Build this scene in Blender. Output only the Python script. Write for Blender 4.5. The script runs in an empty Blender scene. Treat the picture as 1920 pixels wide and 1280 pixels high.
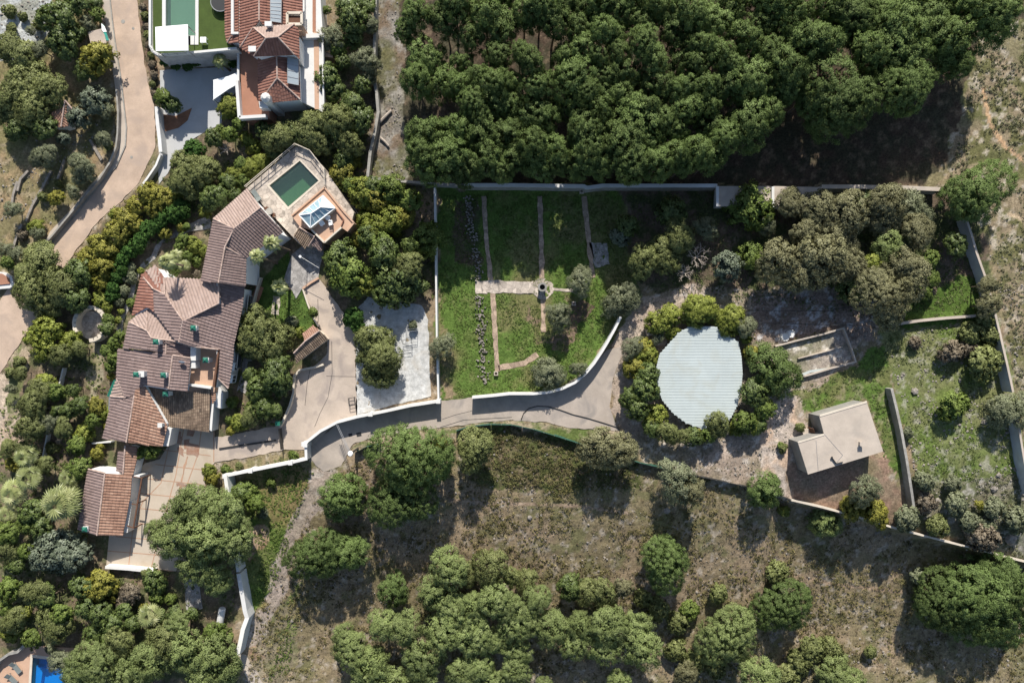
import bpy, bmesh, math, random
import numpy as np
from mathutils import Vector, Matrix
from mathutils.geometry import tessellate_polygon, delaunay_2d_cdt
R = math.radians
random.seed(7)
rng = np.random.default_rng(11)
scene = bpy.context.scene
COL = scene.collection

# ------------------------------------------------------------------ camera, sky, sun, exposure
CH = 102.0                 # camera height above the plateau (m)
S = 0.08                   # metres per photo pixel on the plateau
cam = bpy.data.cameras.new('camera'); camo = bpy.data.objects.new('camera', cam); COL.objects.link(camo)
camo.location = (0, 0, CH); camo.rotation_euler = (0, 0, 0)
cam.sensor_width = 36; cam.lens = 36 * CH / (1920 * S)
cam.clip_start = 1; cam.clip_end = 5000
scene.camera = camo
EL = 36.0
sd = Vector((-0.035, -1, 0)).normalized() * math.cos(R(EL)) + Vector((0, 0, -math.sin(R(EL))))
w = bpy.data.worlds.new('World'); scene.world = w; w.use_nodes = True
nt = w.node_tree; bg = nt.nodes['Background']; sky = nt.nodes.new('ShaderNodeTexSky')
sky.sky_type = 'NISHITA'; sky.sun_disc = False; sky.sun_elevation = R(EL); sky.sun_rotation = R(2)
nt.links.new(sky.outputs[0], bg.inputs[0]); bg.inputs[1].default_value = 0.084
sun = bpy.data.lights.new('sun', 'SUN'); suno = bpy.data.objects.new('sun', sun); COL.objects.link(suno)
suno.rotation_euler = sd.to_track_quat('-Z', 'Y').to_euler(); sun.energy = 4.4; sun.angle = R(0.5); sun.color = (1, 0.95, 0.87)
scene.view_settings.view_transform = 'Standard'; scene.view_settings.look = 'None'
scene.view_settings.exposure = 0.72; scene.view_settings.gamma = 1.0

# ------------------------------------------------------------------ helpers
def sstep(x):
    x = np.clip(x, 0, 1); return x * x * (3 - 2 * x)
def gz(X, Y):
    """height of the natural ground: a level shelf, a slope that drops towards the viewer-side valley"""
    px = np.asarray(X) / S + 960; py = 640 - np.asarray(Y) / S
    a = sstep((py - 850) / 420.0) * sstep((px - 440) / 160.0) * 5.5
    b = sstep((60 - px) / 260.0) * 1.5
    d = (py - (935 + .2788*(px-1481)))*S*.963          # retaining step below the diagonal wall
    c = sstep((d-.15)/1.1) * sstep((px-1440)/45.0) * sstep((2600-px)/400) * 2.5
    return -a - b - c
def gzf(x, y): return float(gz(x, y))
def P(px, py, z):
    k = (CH - z) / CH * S
    return Vector(((px - 960) * k, (640 - py) * k, z))
def G(px, py, h=0.0):
    z = h
    for _ in range(6):
        p = P(px, py, z); z = gzf(p.x, p.y) + h
    return P(px, py, z)
def PX(s):
    return [tuple(float(v) for v in t.split(',')) for t in s.split()]
def tag(o, label=None, cat=None, group=None, kind=None):
    if label: o['label'] = label
    if cat: o['category'] = cat
    if group: o['group'] = group
    if kind: o['kind'] = kind
    return o
LOCAL = [False]      # True while a thing is being modelled in its own frame
def link(name, me, mat=None, parent=None):
    if parent is not None and not LOCAL[0]:
        top = parent
        while top.parent: top = top.parent
        me.transform(Matrix.Translation(-top.location))
    o = bpy.data.objects.new(name, me); COL.objects.link(o)
    if mat is not None:
        for m in (mat if isinstance(mat, (list, tuple)) else [mat]):
            me.materials.append(m)
    if parent is not None: o.parent = parent
    return o
def empty(name, loc=(0, 0, 0), label=None, cat=None, group=None):
    o = bpy.data.objects.new(name, None); COL.objects.link(o); o.location = loc; o.empty_display_size = 0.2
    return tag(o, label, cat, group)
def npmesh(name, V, F, tint=None, smooth=False):
    """V (n,3), F (m,4) or (m,3) arrays"""
    V = np.ascontiguousarray(V, dtype=np.float32); F = np.ascontiguousarray(F, dtype=np.int32)
    me = bpy.data.meshes.new(name); k = F.shape[1]
    me.vertices.add(len(V)); me.vertices.foreach_set('co', V.ravel())
    me.loops.add(F.size); me.loops.foreach_set('vertex_index', F.ravel())
    me.polygons.add(len(F)); me.polygons.foreach_set('loop_start', np.arange(0, F.size, k, dtype=np.int32))
    me.polygons.foreach_set('loop_total', np.full(len(F), k, dtype=np.int32))
    if smooth: me.polygons.foreach_set('use_smooth', np.ones(len(F), dtype=bool))
    me.update(calc_edges=True)
    if tint is not None:
        a = me.attributes.new('tint', 'FLOAT', 'POINT'); a.data.foreach_set('value', np.ascontiguousarray(tint, dtype=np.float32))
    return me
class MB:
    """collects faces in plain lists"""
    def __init__(s): s.v = []; s.f = []; s.t = []
    def add(s, vs, fs, t=0.5):
        n = len(s.v); s.v += [tuple(v) for v in vs]; s.f += [tuple(i + n for i in f) for f in fs]; s.t += [t] * len(vs)
    def box(s, c, d, rz=0, t=0.5):
        c = Vector(c); M = Matrix.Rotation(rz, 3, 'Z'); vs = []
        for x, y, z in ((-1,-1,-1),(1,-1,-1),(1,1,-1),(-1,1,-1),(-1,-1,1),(1,-1,1),(1,1,1),(-1,1,1)):
            vs.append(c + M @ Vector((x*d[0]/2, y*d[1]/2, z*d[2]/2)))
        s.add(vs, [(3,2,1,0),(4,5,6,7),(0,1,5,4),(1,2,6,5),(2,3,7,6),(3,0,4,7)], t)
    def beam(s, a, b, w_, h_, t=0.5):
        a = Vector(a); b = Vector(b); d = (b - a); L = d.length
        if L < 1e-6: return
        d /= L; up = Vector((0,0,1)) if abs(d.z) < .95 else Vector((1,0,0))
        x = d.cross(up).normalized(); y = x.cross(d).normalized(); vs = []
        for p in (a, b):
            for i, j in ((-1,-1),(1,-1),(1,1),(-1,1)): vs.append(p + x*(i*w_/2) + y*(j*h_/2))
        s.add(vs, [(0,1,2,3),(7,6,5,4),(0,4,5,1),(1,5,6,2),(2,6,7,3),(3,7,4,0)], t)
    def tube(s, pts, rads, n=8, cap=True, t=0.5):
        pts = [Vector(p) for p in pts]; base = len(s.v); vs = []
        if not hasattr(rads, '__len__'): rads = [rads] * len(pts)
        for i, p in enumerate(pts):
            d = (pts[min(i+1, len(pts)-1)] - pts[max(i-1, 0)]).normalized()
            up = Vector((0,0,1)) if abs(d.z) < .9 else Vector((1,0,0))
            x = d.cross(up).normalized(); y = d.cross(x).normalized()
            for k in range(n):
                a = 2*math.pi*k/n; vs.append(p + x*(math.cos(a)*rads[i]) + y*(math.sin(a)*rads[i]))
        fs = []
        for i in range(len(pts)-1):
            for k in range(n):
                fs.append((i*n+k, i*n+(k+1) % n, (i+1)*n+(k+1) % n, (i+1)*n+k))
        if cap: fs.append(tuple(range(n-1, -1, -1))); fs.append(tuple((len(pts)-1)*n+k for k in range(n)))
        s.add(vs, fs, t)
    def prism(s, loops, ztop, zbot, t=0.5, top=True, side=True, bot=False, hole_depth=None):
        """loops: outer (+ holes) of (x,y); flat slab with vertical sides; ztop may be a list per vertex of the outer loop"""
        co = []; sizes = []
        for lp in loops:
            sizes.append(len(lp)); co += [Vector((p[0], p[1], 0)) for p in lp]
        tris = tessellate_polygon([[Vector((p[0], p[1], 0)) for p in lp] for lp in loops])
        zt = ztop if hasattr(ztop, '__len__') else [ztop]*len(co)
        T = [(c.x, c.y, zt[i]) for i, c in enumerate(co)]
        if top:
            fs = []
            for a, b, c in tris:
                n = (co[b]-co[a]).cross(co[c]-co[a]).z
                fs.append((a, b, c) if n > 0 else (a, c, b))
            s.add(T, fs, t)
        if bot:
            s.add([(c.x, c.y, zbot) for c in co], [tuple(tr) for tr in tris], t)
        if side:
            o = 0
            for li, n in enumerate(sizes):
                zb = zbot if li == 0 or hole_depth is None else hole_depth
                L = T[o:o+n]; area = sum(L[i][0]*L[(i+1) % n][1]-L[(i+1) % n][0]*L[i][1] for i in range(n))
                vs = L + [(p[0], p[1], zb) for p in L]; fs = []
                ccw = (area > 0) == (li == 0)
                for i in range(n):
                    j = (i+1) % n
                    fs.append((i, n+i, n+j, j) if ccw else (j, n+j, n+i, i))
                s.add(vs, fs, t); o += n
    def build(s, name, mat, parent=None, smooth=False, bevel=0):
        me = bpy.data.meshes.new(name); me.from_pydata(s.v, [], s.f); me.update()
        a = me.attributes.new('tint', 'FLOAT', 'POINT'); a.data.foreach_set('value', np.array(s.t, dtype=np.float32))
        if smooth: me.polygons.foreach_set('use_smooth', np.ones(len(me.polygons), dtype=bool))
        return link(name, me, mat, parent)

# fractal value noise for painting soils into the ground's own colour
_lat = rng.random((256, 256))
def vn(X, Y, sc, seed=0):
    x = X/sc + 17.3*seed + 91; y = Y/sc + 7.7*seed + 57
    xi = np.floor(x).astype(int); yi = np.floor(y).astype(int); fx = x-xi; fy = y-yi
    fx = fx*fx*(3-2*fx); fy = fy*fy*(3-2*fy)
    a = _lat[xi % 256, yi % 256]; b = _lat[(xi+1) % 256, yi % 256]; c = _lat[xi % 256, (yi+1) % 256]; d = _lat[(xi+1) % 256, (yi+1) % 256]
    return (a*(1-fx)+b*fx)*(1-fy)+(c*(1-fx)+d*fx)*fy
def fbm(X, Y, sc, seed=0, o=4):
    r = 0; amp = .5; tot = 0
    for i in range(o):
        r = r + amp*vn(X, Y, sc/2**i, seed+i*3); tot += amp; amp *= .6
    return r/tot
def inpoly(X, Y, poly):
    r = np.zeros(X.shape, bool); n = len(poly)
    xs = [p[0] for p in poly]; ys = [p[1] for p in poly]
    bb = (X >= min(xs)) & (X <= max(xs)) & (Y >= min(ys)) & (Y <= max(ys))
    if not bb.any(): return r
    x = X[bb]; y = Y[bb]; q = np.zeros(x.shape, bool)
    for i in range(n):
        x0, y0 = poly[i]; x1, y1 = poly[(i+1) % n]
        if y0 == y1: continue
        q ^= ((y0 > y) != (y1 > y)) & (x < (x1-x0)*(y-y0)/(y1-y0)+x0)
    r[bb] = q; return r

# ------------------------------------------------------------------ materials
def mat(name, base, rough=0.9, var=0.12, scale=3.0, bump=0.0, bscale=40.0, spec=0.3, metal=0.0, detail=6, col2=None, stain=None, cells=0, joints=0):
    """plain surface with two octaves of mottling; colours are the thing's own"""
    m = bpy.data.materials.new(name); m.use_nodes = True; t = m.node_tree; b = t.nodes['Principled BSDF']
    b.inputs['Roughness'].default_value = rough; b.inputs['Specular IOR Level'].default_value = spec; b.inputs['Metallic'].default_value = metal
    g = t.nodes.new('ShaderNodeNewGeometry')
    n1 = t.nodes.new('ShaderNodeTexNoise'); n1.inputs['Scale'].default_value = 1/scale; n1.inputs['Detail'].default_value = detail; n1.inputs['Roughness'].default_value = .65
    t.links.new(g.outputs['Position'], n1.inputs['Vector'])
    r = t.nodes.new('ShaderNodeValToRGB'); t.links.new(n1.outputs['Fac'], r.inputs[0])
    c2 = col2 or [c*(1-var*1.6) for c in base]; c1 = [min(1, c*(1+var)) for c in base]
    r.color_ramp.elements[0].position = .3; r.color_ramp.elements[1].position = .7
    r.color_ramp.elements[0].color = (*c2, 1); r.color_ramp.elements[1].color = (*c1, 1)
    out = r.outputs[0]
    n2 = t.nodes.new('ShaderNodeTexNoise'); n2.inputs['Scale'].default_value = 6.0; n2.inputs['Detail'].default_value = 3
    t.links.new(g.outputs['Position'], n2.inputs['Vector'])
    mp = t.nodes.new('ShaderNodeMapRange'); mp.inputs[3].default_value = 1-var; mp.inputs[4].default_value = 1+var*.8
    t.links.new(n2.outputs['Fac'], mp.inputs[0])
    mx = t.nodes.new('ShaderNodeVectorMath'); mx.operation = 'SCALE'; t.links.new(out, mx.inputs[0]); t.links.new(mp.outputs[0], mx.inputs['Scale']); out = mx.outputs[0]
    if stain:
        n3 = t.nodes.new('ShaderNodeTexNoise'); n3.inputs['Scale'].default_value = .35; n3.inputs['Detail'].default_value = 8; n3.inputs['Distortion'].default_value = .8
        t.links.new(g.outputs['Position'], n3.inputs['Vector'])
        rr = t.nodes.new('ShaderNodeValToRGB'); rr.color_ramp.elements[0].position = .52; rr.color_ramp.elements[1].position = .68
        rr.color_ramp.elements[1].color = (stain[3],)*3+(1,)
        t.links.new(n3.outputs['Fac'], rr.inputs[0])
        m3 = t.nodes.new('ShaderNodeMix'); m3.data_type = 'RGBA'; t.links.new(rr.outputs[0], m3.inputs[0]); t.links.new(out, m3.inputs[6]); m3.inputs[7].default_value = (*stain[:3], 1); out = m3.outputs[2]
    if cells:      # irregular slabs: each its own shade, with joints between
        def slabs(feat):
            v = t.nodes.new('ShaderNodeTexVoronoi'); v.feature = feat; v.inputs['Scale'].default_value = cells; t.links.new(g.outputs['Position'], v.inputs['Vector']); return v
        v = slabs('F1'); sp = t.nodes.new('ShaderNodeSeparateColor'); t.links.new(v.outputs['Color'], sp.inputs[0]); m5 = t.nodes.new('ShaderNodeMapRange'); m5.inputs[3].default_value = .72; m5.inputs[4].default_value = 1.18; t.links.new(sp.outputs[0], m5.inputs[0])
        v2 = slabs('DISTANCE_TO_EDGE'); m6 = t.nodes.new('ShaderNodeMapRange'); m6.inputs[2].default_value = .06; m6.inputs[3].default_value = .6; t.links.new(v2.outputs['Distance'], m6.inputs[0])
        mm = t.nodes.new('ShaderNodeMath'); mm.operation = 'MULTIPLY'; t.links.new(m5.outputs[0], mm.inputs[0]); t.links.new(m6.outputs[0], mm.inputs[1])
        s5 = t.nodes.new('ShaderNodeVectorMath'); s5.operation = 'SCALE'; t.links.new(out, s5.inputs[0]); t.links.new(mm.outputs[0], s5.inputs['Scale']); out = s5.outputs[0]
    t.links.new(out, b.inputs['Base Color'])
    if bump:
        bn = t.nodes.new('ShaderNodeBump'); bn.inputs['Strength'].default_value = bump; bn.inputs['Distance'].default_value = .05
        n4 = t.nodes.new('ShaderNodeTexNoise'); n4.inputs['Scale'].default_value = bscale/8; n4.inputs['Detail'].default_value = 6
        t.links.new(g.outputs['Position'], n4.inputs['Vector']); t.links.new(n4.outputs['Fac'], bn.inputs['Height']); t.links.new(bn.outputs[0], b.inputs['Normal'])
    return m
def tintmat(name, ramp, rough=.85, spec=.25, trans=0.0, objvar=0.12, bump=0, noise=.15, nscale=2.0):
    """colour from the mesh's own 'tint' attribute (per tile, per leaf)"""
    m = bpy.data.materials.new(name); m.use_nodes = True; t = m.node_tree; b = t.nodes['Principled BSDF']
    b.inputs['Roughness'].default_value = rough; b.inputs['Specular IOR Level'].default_value = spec
    a = t.nodes.new('ShaderNodeAttribute'); a.attribute_name = 'tint'
    r = t.nodes.new('ShaderNodeValToRGB')
    e = r.color_ramp.elements
    while len(e) < len(ramp): e.new(.5)
    for i, c in enumerate(ramp):
        e[i].position = i/(len(ramp)-1); e[i].color = (*c, 1)
    t.links.new(a.outputs['Fac'], r.inputs[0])
    oi = t.nodes.new('ShaderNodeObjectInfo')
    mp = t.nodes.new('ShaderNodeMapRange'); mp.inputs[3].default_value = 1-objvar; mp.inputs[4].default_value = 1+objvar; t.links.new(oi.outputs['Random'], mp.inputs[0])
    g = t.nodes.new('ShaderNodeNewGeometry'); n = t.nodes.new('ShaderNodeTexNoise'); n.inputs['Scale'].default_value = nscale; n.inputs['Detail'].default_value = 4
    t.links.new(g.outputs['Position'], n.inputs['Vector'])
    m2 = t.nodes.new('ShaderNodeMapRange'); m2.inputs[1].default_value = .3; m2.inputs[2].default_value = .7; m2.inputs[3].default_value = 1-noise; m2.inputs[4].default_value = 1+noise; t.links.new(n.outputs['Fac'], m2.inputs[0])
    mu = t.nodes.new('ShaderNodeMath'); mu.operation = 'MULTIPLY'; t.links.new(mp.outputs[0], mu.inputs[0]); t.links.new(m2.outputs[0], mu.inputs[1])
    sc = t.nodes.new('ShaderNodeVectorMath'); sc.operation = 'SCALE'; t.links.new(r.outputs[0], sc.inputs[0]); t.links.new(mu.outputs[0], sc.inputs['Scale'])
    t.links.new(sc.outputs[0], b.inputs['Base Color'])
    if trans:
        tr = t.nodes.new('ShaderNodeBsdfTranslucent'); ad = t.nodes.new('ShaderNodeMixShader'); ad.inputs[0].default_value = trans
        t.links.new(sc.outputs[0], tr.inputs[0]); t.links.new(b.outputs[0], ad.inputs[1]); t.links.new(tr.outputs[0], ad.inputs[2])
        t.links.new(ad.outputs[0], t.nodes['Material Output'].inputs[0])
    return m
def watermat(name, tint, fac=.12, body=0.25):
    m = bpy.data.materials.new(name); m.use_nodes = True; t = m.node_tree; t.nodes.remove(t.nodes['Principled BSDF'])
    tr = t.nodes.new('ShaderNodeBsdfTransparent'); tr.inputs[0].default_value = (*tint, 1)
    gl = t.nodes.new('ShaderNodeBsdfGlossy'); gl.inputs['Roughness'].default_value = .06
    df = t.nodes.new('ShaderNodeBsdfDiffuse'); df.inputs[0].default_value = (*[c*.5 for c in tint], 1)
    n = t.nodes.new('ShaderNodeTexNoise'); n.inputs['Scale'].default_value = 1.5; bp = t.nodes.new('ShaderNodeBump'); bp.inputs['Strength'].default_value = .15
    t.links.new(n.outputs['Fac'], bp.inputs['Height']); t.links.new(bp.outputs[0], gl.inputs['Normal'])
    m1 = t.nodes.new('ShaderNodeMixShader'); m1.inputs[0].default_value = body; t.links.new(tr.outputs[0], m1.inputs[1]); t.links.new(df.outputs[0], m1.inputs[2])
    m2 = t.nodes.new('ShaderNodeMixShader'); m2.inputs[0].default_value = fac; t.links.new(m1.outputs[0], m2.inputs[1]); t.links.new(gl.outputs[0], m2.inputs[2])
    t.links.new(m2.outputs[0], t.nodes['Material Output'].inputs[0]); return m
M = dict(
    road=mat('pale_asphalt', (.47, .355, .27), var=.13, scale=3, bump=.4, stain=(.36, .28, .225, .8)),
    drive=mat('pink_concrete', (.44, .365, .30), var=.11, scale=3.5, bump=.45, stain=(.31, .26, .225, .95)),
    lane=mat('grey_concrete', (.38, .325, .275), var=.11, scale=3, bump=.45, stain=(.26, .23, .205, .95)),
    court=mat('court_concrete', (.46, .39, .31), var=.08, scale=5, bump=.2, stain=(.36, .28, .2, .5)),
    brick=mat('brick_strip', (.26, .13, .075), var=.25, scale=1.5, bump=.3),
    path=mat('brown_path_slabs', (.40, .30, .22), var=.2, scale=.8, bump=.4, cells=1.3),
    rust=mat('rust_wash', (.21, .10, .06), var=.3, scale=1.2, col2=(.33, .25, .2)),
    pave=mat('stone_paving', (.50, .43, .36), cells=1.5, var=.16, scale=1.2, bump=.4, stain=(.34, .29, .23, .6)),
    flag=mat('grey_flagstone', (.35, .33, .31), cells=1.9, var=.18, scale=.8, bump=.4),
    terra=mat('terracotta_floor', (.50, .325, .225), var=.08, scale=1.5),
    terrad=mat('old_terracotta_floor', (.34, .17, .11), var=.1, scale=2),
    white=mat('white_render', (.62, .61, .585), var=.05, scale=2, stain=(.55, .53, .48, .4)),
    whitec=mat('white_canvas', (.86, .86, .84), var=.02, scale=2),
    cream=mat('cream_render', (.6, .53, .43), var=.1, scale=2, stain=(.45, .38, .3, .5)),
    band=mat('brick_band', (.40, .25, .17), var=.15, scale=1.5),
    greyc=mat('grey_drive_concrete', (.44, .44, .435), var=.07, scale=5, bump=.25, stain=(.37, .37, .36, .5)),
    villa=mat('villa_render', (.80, .80, .78), var=.03),
    retain=mat('pale_retaining_stone', (.50, .47, .44), var=.15, scale=.8, bump=.5),
    mesh_w=mat('boundary_render', (.42, .44, .45), var=.12, scale=2, stain=(.33, .32, .3, .6)),
    stone=mat('grey_stone_wall', (.31, .295, .265), var=.2, scale=.9, bump=.6, stain=(.25, .23, .2, .5)),
    conc=mat('weathered_concrete', (.45, .385, .32), var=.1, scale=3, bump=.3, stain=(.33, .29, .25, .6)),
    blockw=mat('concrete_block_wall', (.26, .25, .23), var=.15, scale=1.5, bump=.4),
    gravel=mat('white_gravel', (.50, .50, .485), var=.25, scale=.8, bump=.8, bscale=60, stain=(.42, .38, .32, .5)),
    turf=mat('artificial_turf', (.055, .085, .016), var=.12, scale=1.2, bump=.5, bscale=90),
    sheet=mat('corrugated_sheet', (.42, .465, .455), rough=.5, var=.06, scale=4, stain=(.37, .38, .33, .5)),
    dark=mat('dark_metal', (.035, .035, .035), rough=.5),
    metal=mat('grey_metal', (.35, .35, .35), rough=.45, metal=.6),
    green=mat('green_glazed_metal', (.02, .13, .09), rough=.4),
    net=mat('green_mesh', (.03, .09, .065), rough=.8, var=.3, scale=.5),
    wood=mat('brown_timber', (.13, .065, .04), var=.2, scale=.6),
    bark=mat('bark', (.16, .12, .085), var=.3, scale=.5, bump=.6),
    dead=mat('dead_wood', (.42, .36, .30), var=.2, scale=.5),
    soil=mat('planting_soil', (.12, .085, .055), var=.3, scale=.8, bump=.6),
    glassw=mat('window_glass', (.03, .04, .05), rough=.08, spec=.8),
    panel=mat('solar_panel_glass', (.32, .36, .38), rough=.18, spec=.8, var=.05),
    skyg=mat('skylight_glass', (.30, .43, .48), rough=.2, spec=1.0, var=.2, scale=1.0),  # base colour lifted to pale blue in place of reflected sky
    pooli=mat('pool_plaster_green', (.30, .35, .22), var=.05, scale=3),
    poolb=mat('pool_tile_blue', (.05, .48, .80), var=.08, scale=2),
    poolt=mat('pool_plaster_teal', (.33, .42, .33), var=.05, scale=3),
    cushion=mat('grey_cushion', (.17, .19, .18), var=.1, scale=.4),
    teal=mat('teal_canvas', (.05, .30, .24), var=.1, scale=1),
    rockm=mat('limestone', (.27, .24, .205), var=.3, scale=.5, bump=.5),
    rope=mat('black_hose', (.03, .03, .03), rough=.6),
)
M['tile_brown'] = tintmat('roof_tiles_brown', [(.14, .10, .09), (.215, .155, .14), (.28, .21, .19)], noise=.10, objvar=0)
M['tile_red'] = tintmat('roof_tiles_red', [(.15, .065, .048), (.25, .12, .088), (.34, .185, .14)], noise=.08, objvar=0)
M['tile_orange'] = tintmat('roof_tiles_orange', [(.16, .085, .06), (.29, .17, .12), (.41, .27, .195)], noise=.15, objvar=0)
M['tile_old'] = tintmat('roof_tiles_lichen', [(.085, .06, .045), (.21, .15, .105), (.36, .27, .19)], noise=.3, objvar=0, nscale=1.2)
M['tile_sunlit'] = tintmat('roof_tiles_sunlit', [(.27, .195, .16), (.35, .26, .22), (.41, .315, .27)], noise=.1, objvar=0)  # lighter tile copy for sun-facing slopes, sunlight put into its colour
M['ridge'] = tintmat('ridge_tiles', [(.28, .2, .16), (.42, .31, .26), (.50, .39, .33)], noise=.1, objvar=0)
M['water_green'] = watermat('pool_water_green', (.40, .62, .50), body=.12)
M['water_teal'] = watermat('pool_water_teal', (.58, .74, .66), body=.08)
M['water_blue'] = watermat('pool_water_blue', (.18, .62, .88), body=.05)
# ------------------------------------------------------------------ outlines of the paved things (photo pixels on the ground)
PAVED = {
 'road': PX("187,-60 193,47 208,112 221,169 223,240 222,272 207,307 175,345 137,390 107,430 70,475 20,535 -60,660 -60,810 0,700 50,625 90,560 140,472 150,460 175,425 200,400 225,380 257,347 275,310 291,277 291,240 289,197 276,150 268,94 261,37 250,-60"),
 'driveway': PX("567,540 597,522 612,540 625,560 647,590 665,622 668,700 670,790 627,797 575,843 535,842 475,855 400,867 400,820 422,817 525,797 545,760 550,735 560,692 585,690 612,665 615,635 597,612 583,575"),
 'lane': PX("570,845 630,795 670,782 822,752 885,745 955,738 1030,735 1060,722 1112,685 1138,656 1165,648 1164,668 1149,712 1143,762 1155,795 1160,806 1120,806 1067,802 1030,792 955,787 900,792 825,802 800,804 740,812 717,815 662,832 648,860 640,872 607,884 592,872"),
 'paved_court': PX("316,795 402,795 402,868 385,885 383,950 365,1000 330,1070 287,1068 199,1063 205,1003 252,890 272,868 300,860 317,832"),
 'paved_forecourt': PX("547,477 575,455 610,462 600,500 597,522 567,540 555,560 548,545 532,525"),
 'concrete_driveway': PX("300,132 445,125 448,168 420,195 415,232 380,250 352,267 330,295 315,325 298,345 296,300 308,250 304,215 300,170"),
}
PAVEDZ = {k: 0.03 for k in PAVED}; PAVEDZ['lane'] = .026; PAVEDZ['paved_court'] = .034; PAVEDZ['road'] = .03; PAVEDZ['paved_forecourt'] = .038
PATHS = {   # narrow garden paths: centre line, width in px
 'garden_path': [("907,368 912,450 920,528", 9, 'path'), ("1012,368 1015,450 1016,522", 9, 'path'), ("1095,368 1104,450 1112,520", 9, 'path'),
                 ("893,537 1000,538", 23, 'pave'), ("1036,542 1076,545", 6, 'pave'), ("924,549 928,620 933,696", 9, 'path'), ("1018,556 1019,622", 9, 'path'),
                 ("935,690 985,680 1008,664", 10, 'path')],
}
def wpoly(px, h=0.0): return [tuple(G(x, y, h)[:2]) for x, y in px]
def strip(px, wd):
    """outline of a ribbon around a pixel polyline"""
    pts = PX(px) if isinstance(px, str) else px; L = []; Rr = []
    for i, p in enumerate(pts):
        a = pts[max(i-1, 0)]; b = pts[min(i+1, len(pts)-1)]; dx = b[0]-a[0]; dy = b[1]-a[1]; l = math.hypot(dx, dy)
        w_ = wd[i] if hasattr(wd, '__len__') else wd
        L.append((p[0]-dy/l*w_/2, p[1]+dx/l*w_/2)); Rr.append((p[0]+dy/l*w_/2, p[1]-dx/l*w_/2))
    return L + Rr[::-1]
def ragged(poly, amp=.11):
    out = []
    for i, a in enumerate(poly):
        b = poly[(i+1) % len(poly)]; L = math.hypot(b[0]-a[0], b[1]-a[1]); n = max(1, int(L/.45)); nx, ny = -(b[1]-a[1])/max(L, 1e-6), (b[0]-a[0])/max(L, 1e-6)
        for k in range(n):
            x = a[0]+(b[0]-a[0])*k/n; y = a[1]+(b[1]-a[1])*k/n; d = 0 if k == 0 else (float(vn(np.array(x), np.array(y), .9, 4))-.5)*2*amp+random.uniform(-.3, .3)*amp
            out.append((x+nx*d, y+ny*d))
    return out
RAG = {'road', 'lane', 'driveway', 'gravel_yard', 'garden_path', 'footpath', 'rust_stain', 'concrete_driveway', 'soil_patch'}
def drape(name, px, off, m, step=1.6, skirt=0.25):
    poly = wpoly(px)
    if name in RAG: poly = ragged(poly, .05 if name == 'concrete_driveway' else (.25 if name == 'rust_stain' else .12))
    n = len(poly); X = [p[0] for p in poly]; Y = [p[1] for p in poly]
    gx, gy = np.meshgrid(np.arange(min(X), max(X), step), np.arange(min(Y), max(Y), step)); gx = gx.ravel(); gy = gy.ravel()
    ins = inpoly(gx, gy, poly)
    pts = [Vector(p) for p in poly] + [Vector((a, b)) for a, b in zip(gx[ins], gy[ins])]
    v, e, f, *_ = delaunay_2d_cdt(pts, [(i, (i+1) % n) for i in range(n)], [], 1, 1e-5)
    mb = MB(); fs = []
    for t in f:
        if len(t) == 3:
            n_ = (v[t[1]]-v[t[0]]).cross(v[t[2]]-v[t[0]]); fs.append(tuple(t) if n_ > 0 else tuple(reversed(t)))
    mb.add([(p.x, p.y, gzf(p.x, p.y)+off) for p in v], fs)
    area = sum(poly[i][0]*poly[(i+1) % n][1]-poly[(i+1) % n][0]*poly[i][1] for i in range(n))
    if area < 0: poly = poly[::-1]
    mb.add([(x, y, gzf(x, y)+off) for x, y in poly]+[(x, y, gzf(x, y)+off-skirt) for x, y in poly], [(i, n+i, n+(i+1) % n, (i+1) % n) for i in range(n)])
    return mb.build(name, m)

# ------------------------------------------------------------------ the ground: one sheet, fine inside, out to the horizon
def axis(lo, hi, st, far):
    a = list(np.arange(lo, hi+1e-6, st)); g = st; x = a[-1]; up = []
    while x < far: g *= 1.35; x += g; up.append(x)
    g = st; x = lo; dn = []
    while x > -far: g *= 1.35; x -= g; dn.append(x)
    return np.array(dn[::-1]+a+up)
ax = axis(-80, 80, .27, 2600); ay = axis(-56, 55, .27, 2600)
GX, GY = np.meshgrid(ax, ay); sh = GX.shape
Z = gz(GX, GY)
pvm = np.zeros(sh, bool)
for k, p in PAVED.items(): pvm |= inpoly(GX, GY, wpoly(p))
for a, wd, _ in PATHS['garden_path']: pvm |= inpoly(GX, GY, wpoly(strip(a, wd)))
wx = GX + (fbm(GX, GY, 3, 1)-.5)*3.0; wy = GY + (fbm(GX, GY, 3, 5)-.5)*3.0      # ragged borders
def mix(a, b, f): return np.array(a)[None, None, :]*(1-f[..., None]) + np.array(b)[None, None, :]*f[..., None] if not isinstance(a, np.ndarray) or a.ndim == 1 else a*(1-f[..., None]) + b*f[..., None]
def thr(n, lo, hi): return np.clip((n-lo)/(hi-lo), 0, 1)
n1 = fbm(GX, GY, 2.2, 2, 5); n2 = fbm(GX, GY, .9, 9, 4); n3 = fbm(GX, GY, 7, 12, 4); n4 = vn(GX, GY, .45, 33)
DIRT = (.25, .19, .125); DRY = (.19, .155, .09); PALE = (.33, .285, .23); GRN = (.085, .105, .035)
C = mix(DIRT, DRY, thr(n3, .4, .6)); C = mix(C, np.broadcast_to(np.array(GRN), C.shape), thr(n1, .54, .64)*.45)
C = mix(C, np.broadcast_to(np.array(PALE), C.shape), thr(n2, .60, .70)*.8)
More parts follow.
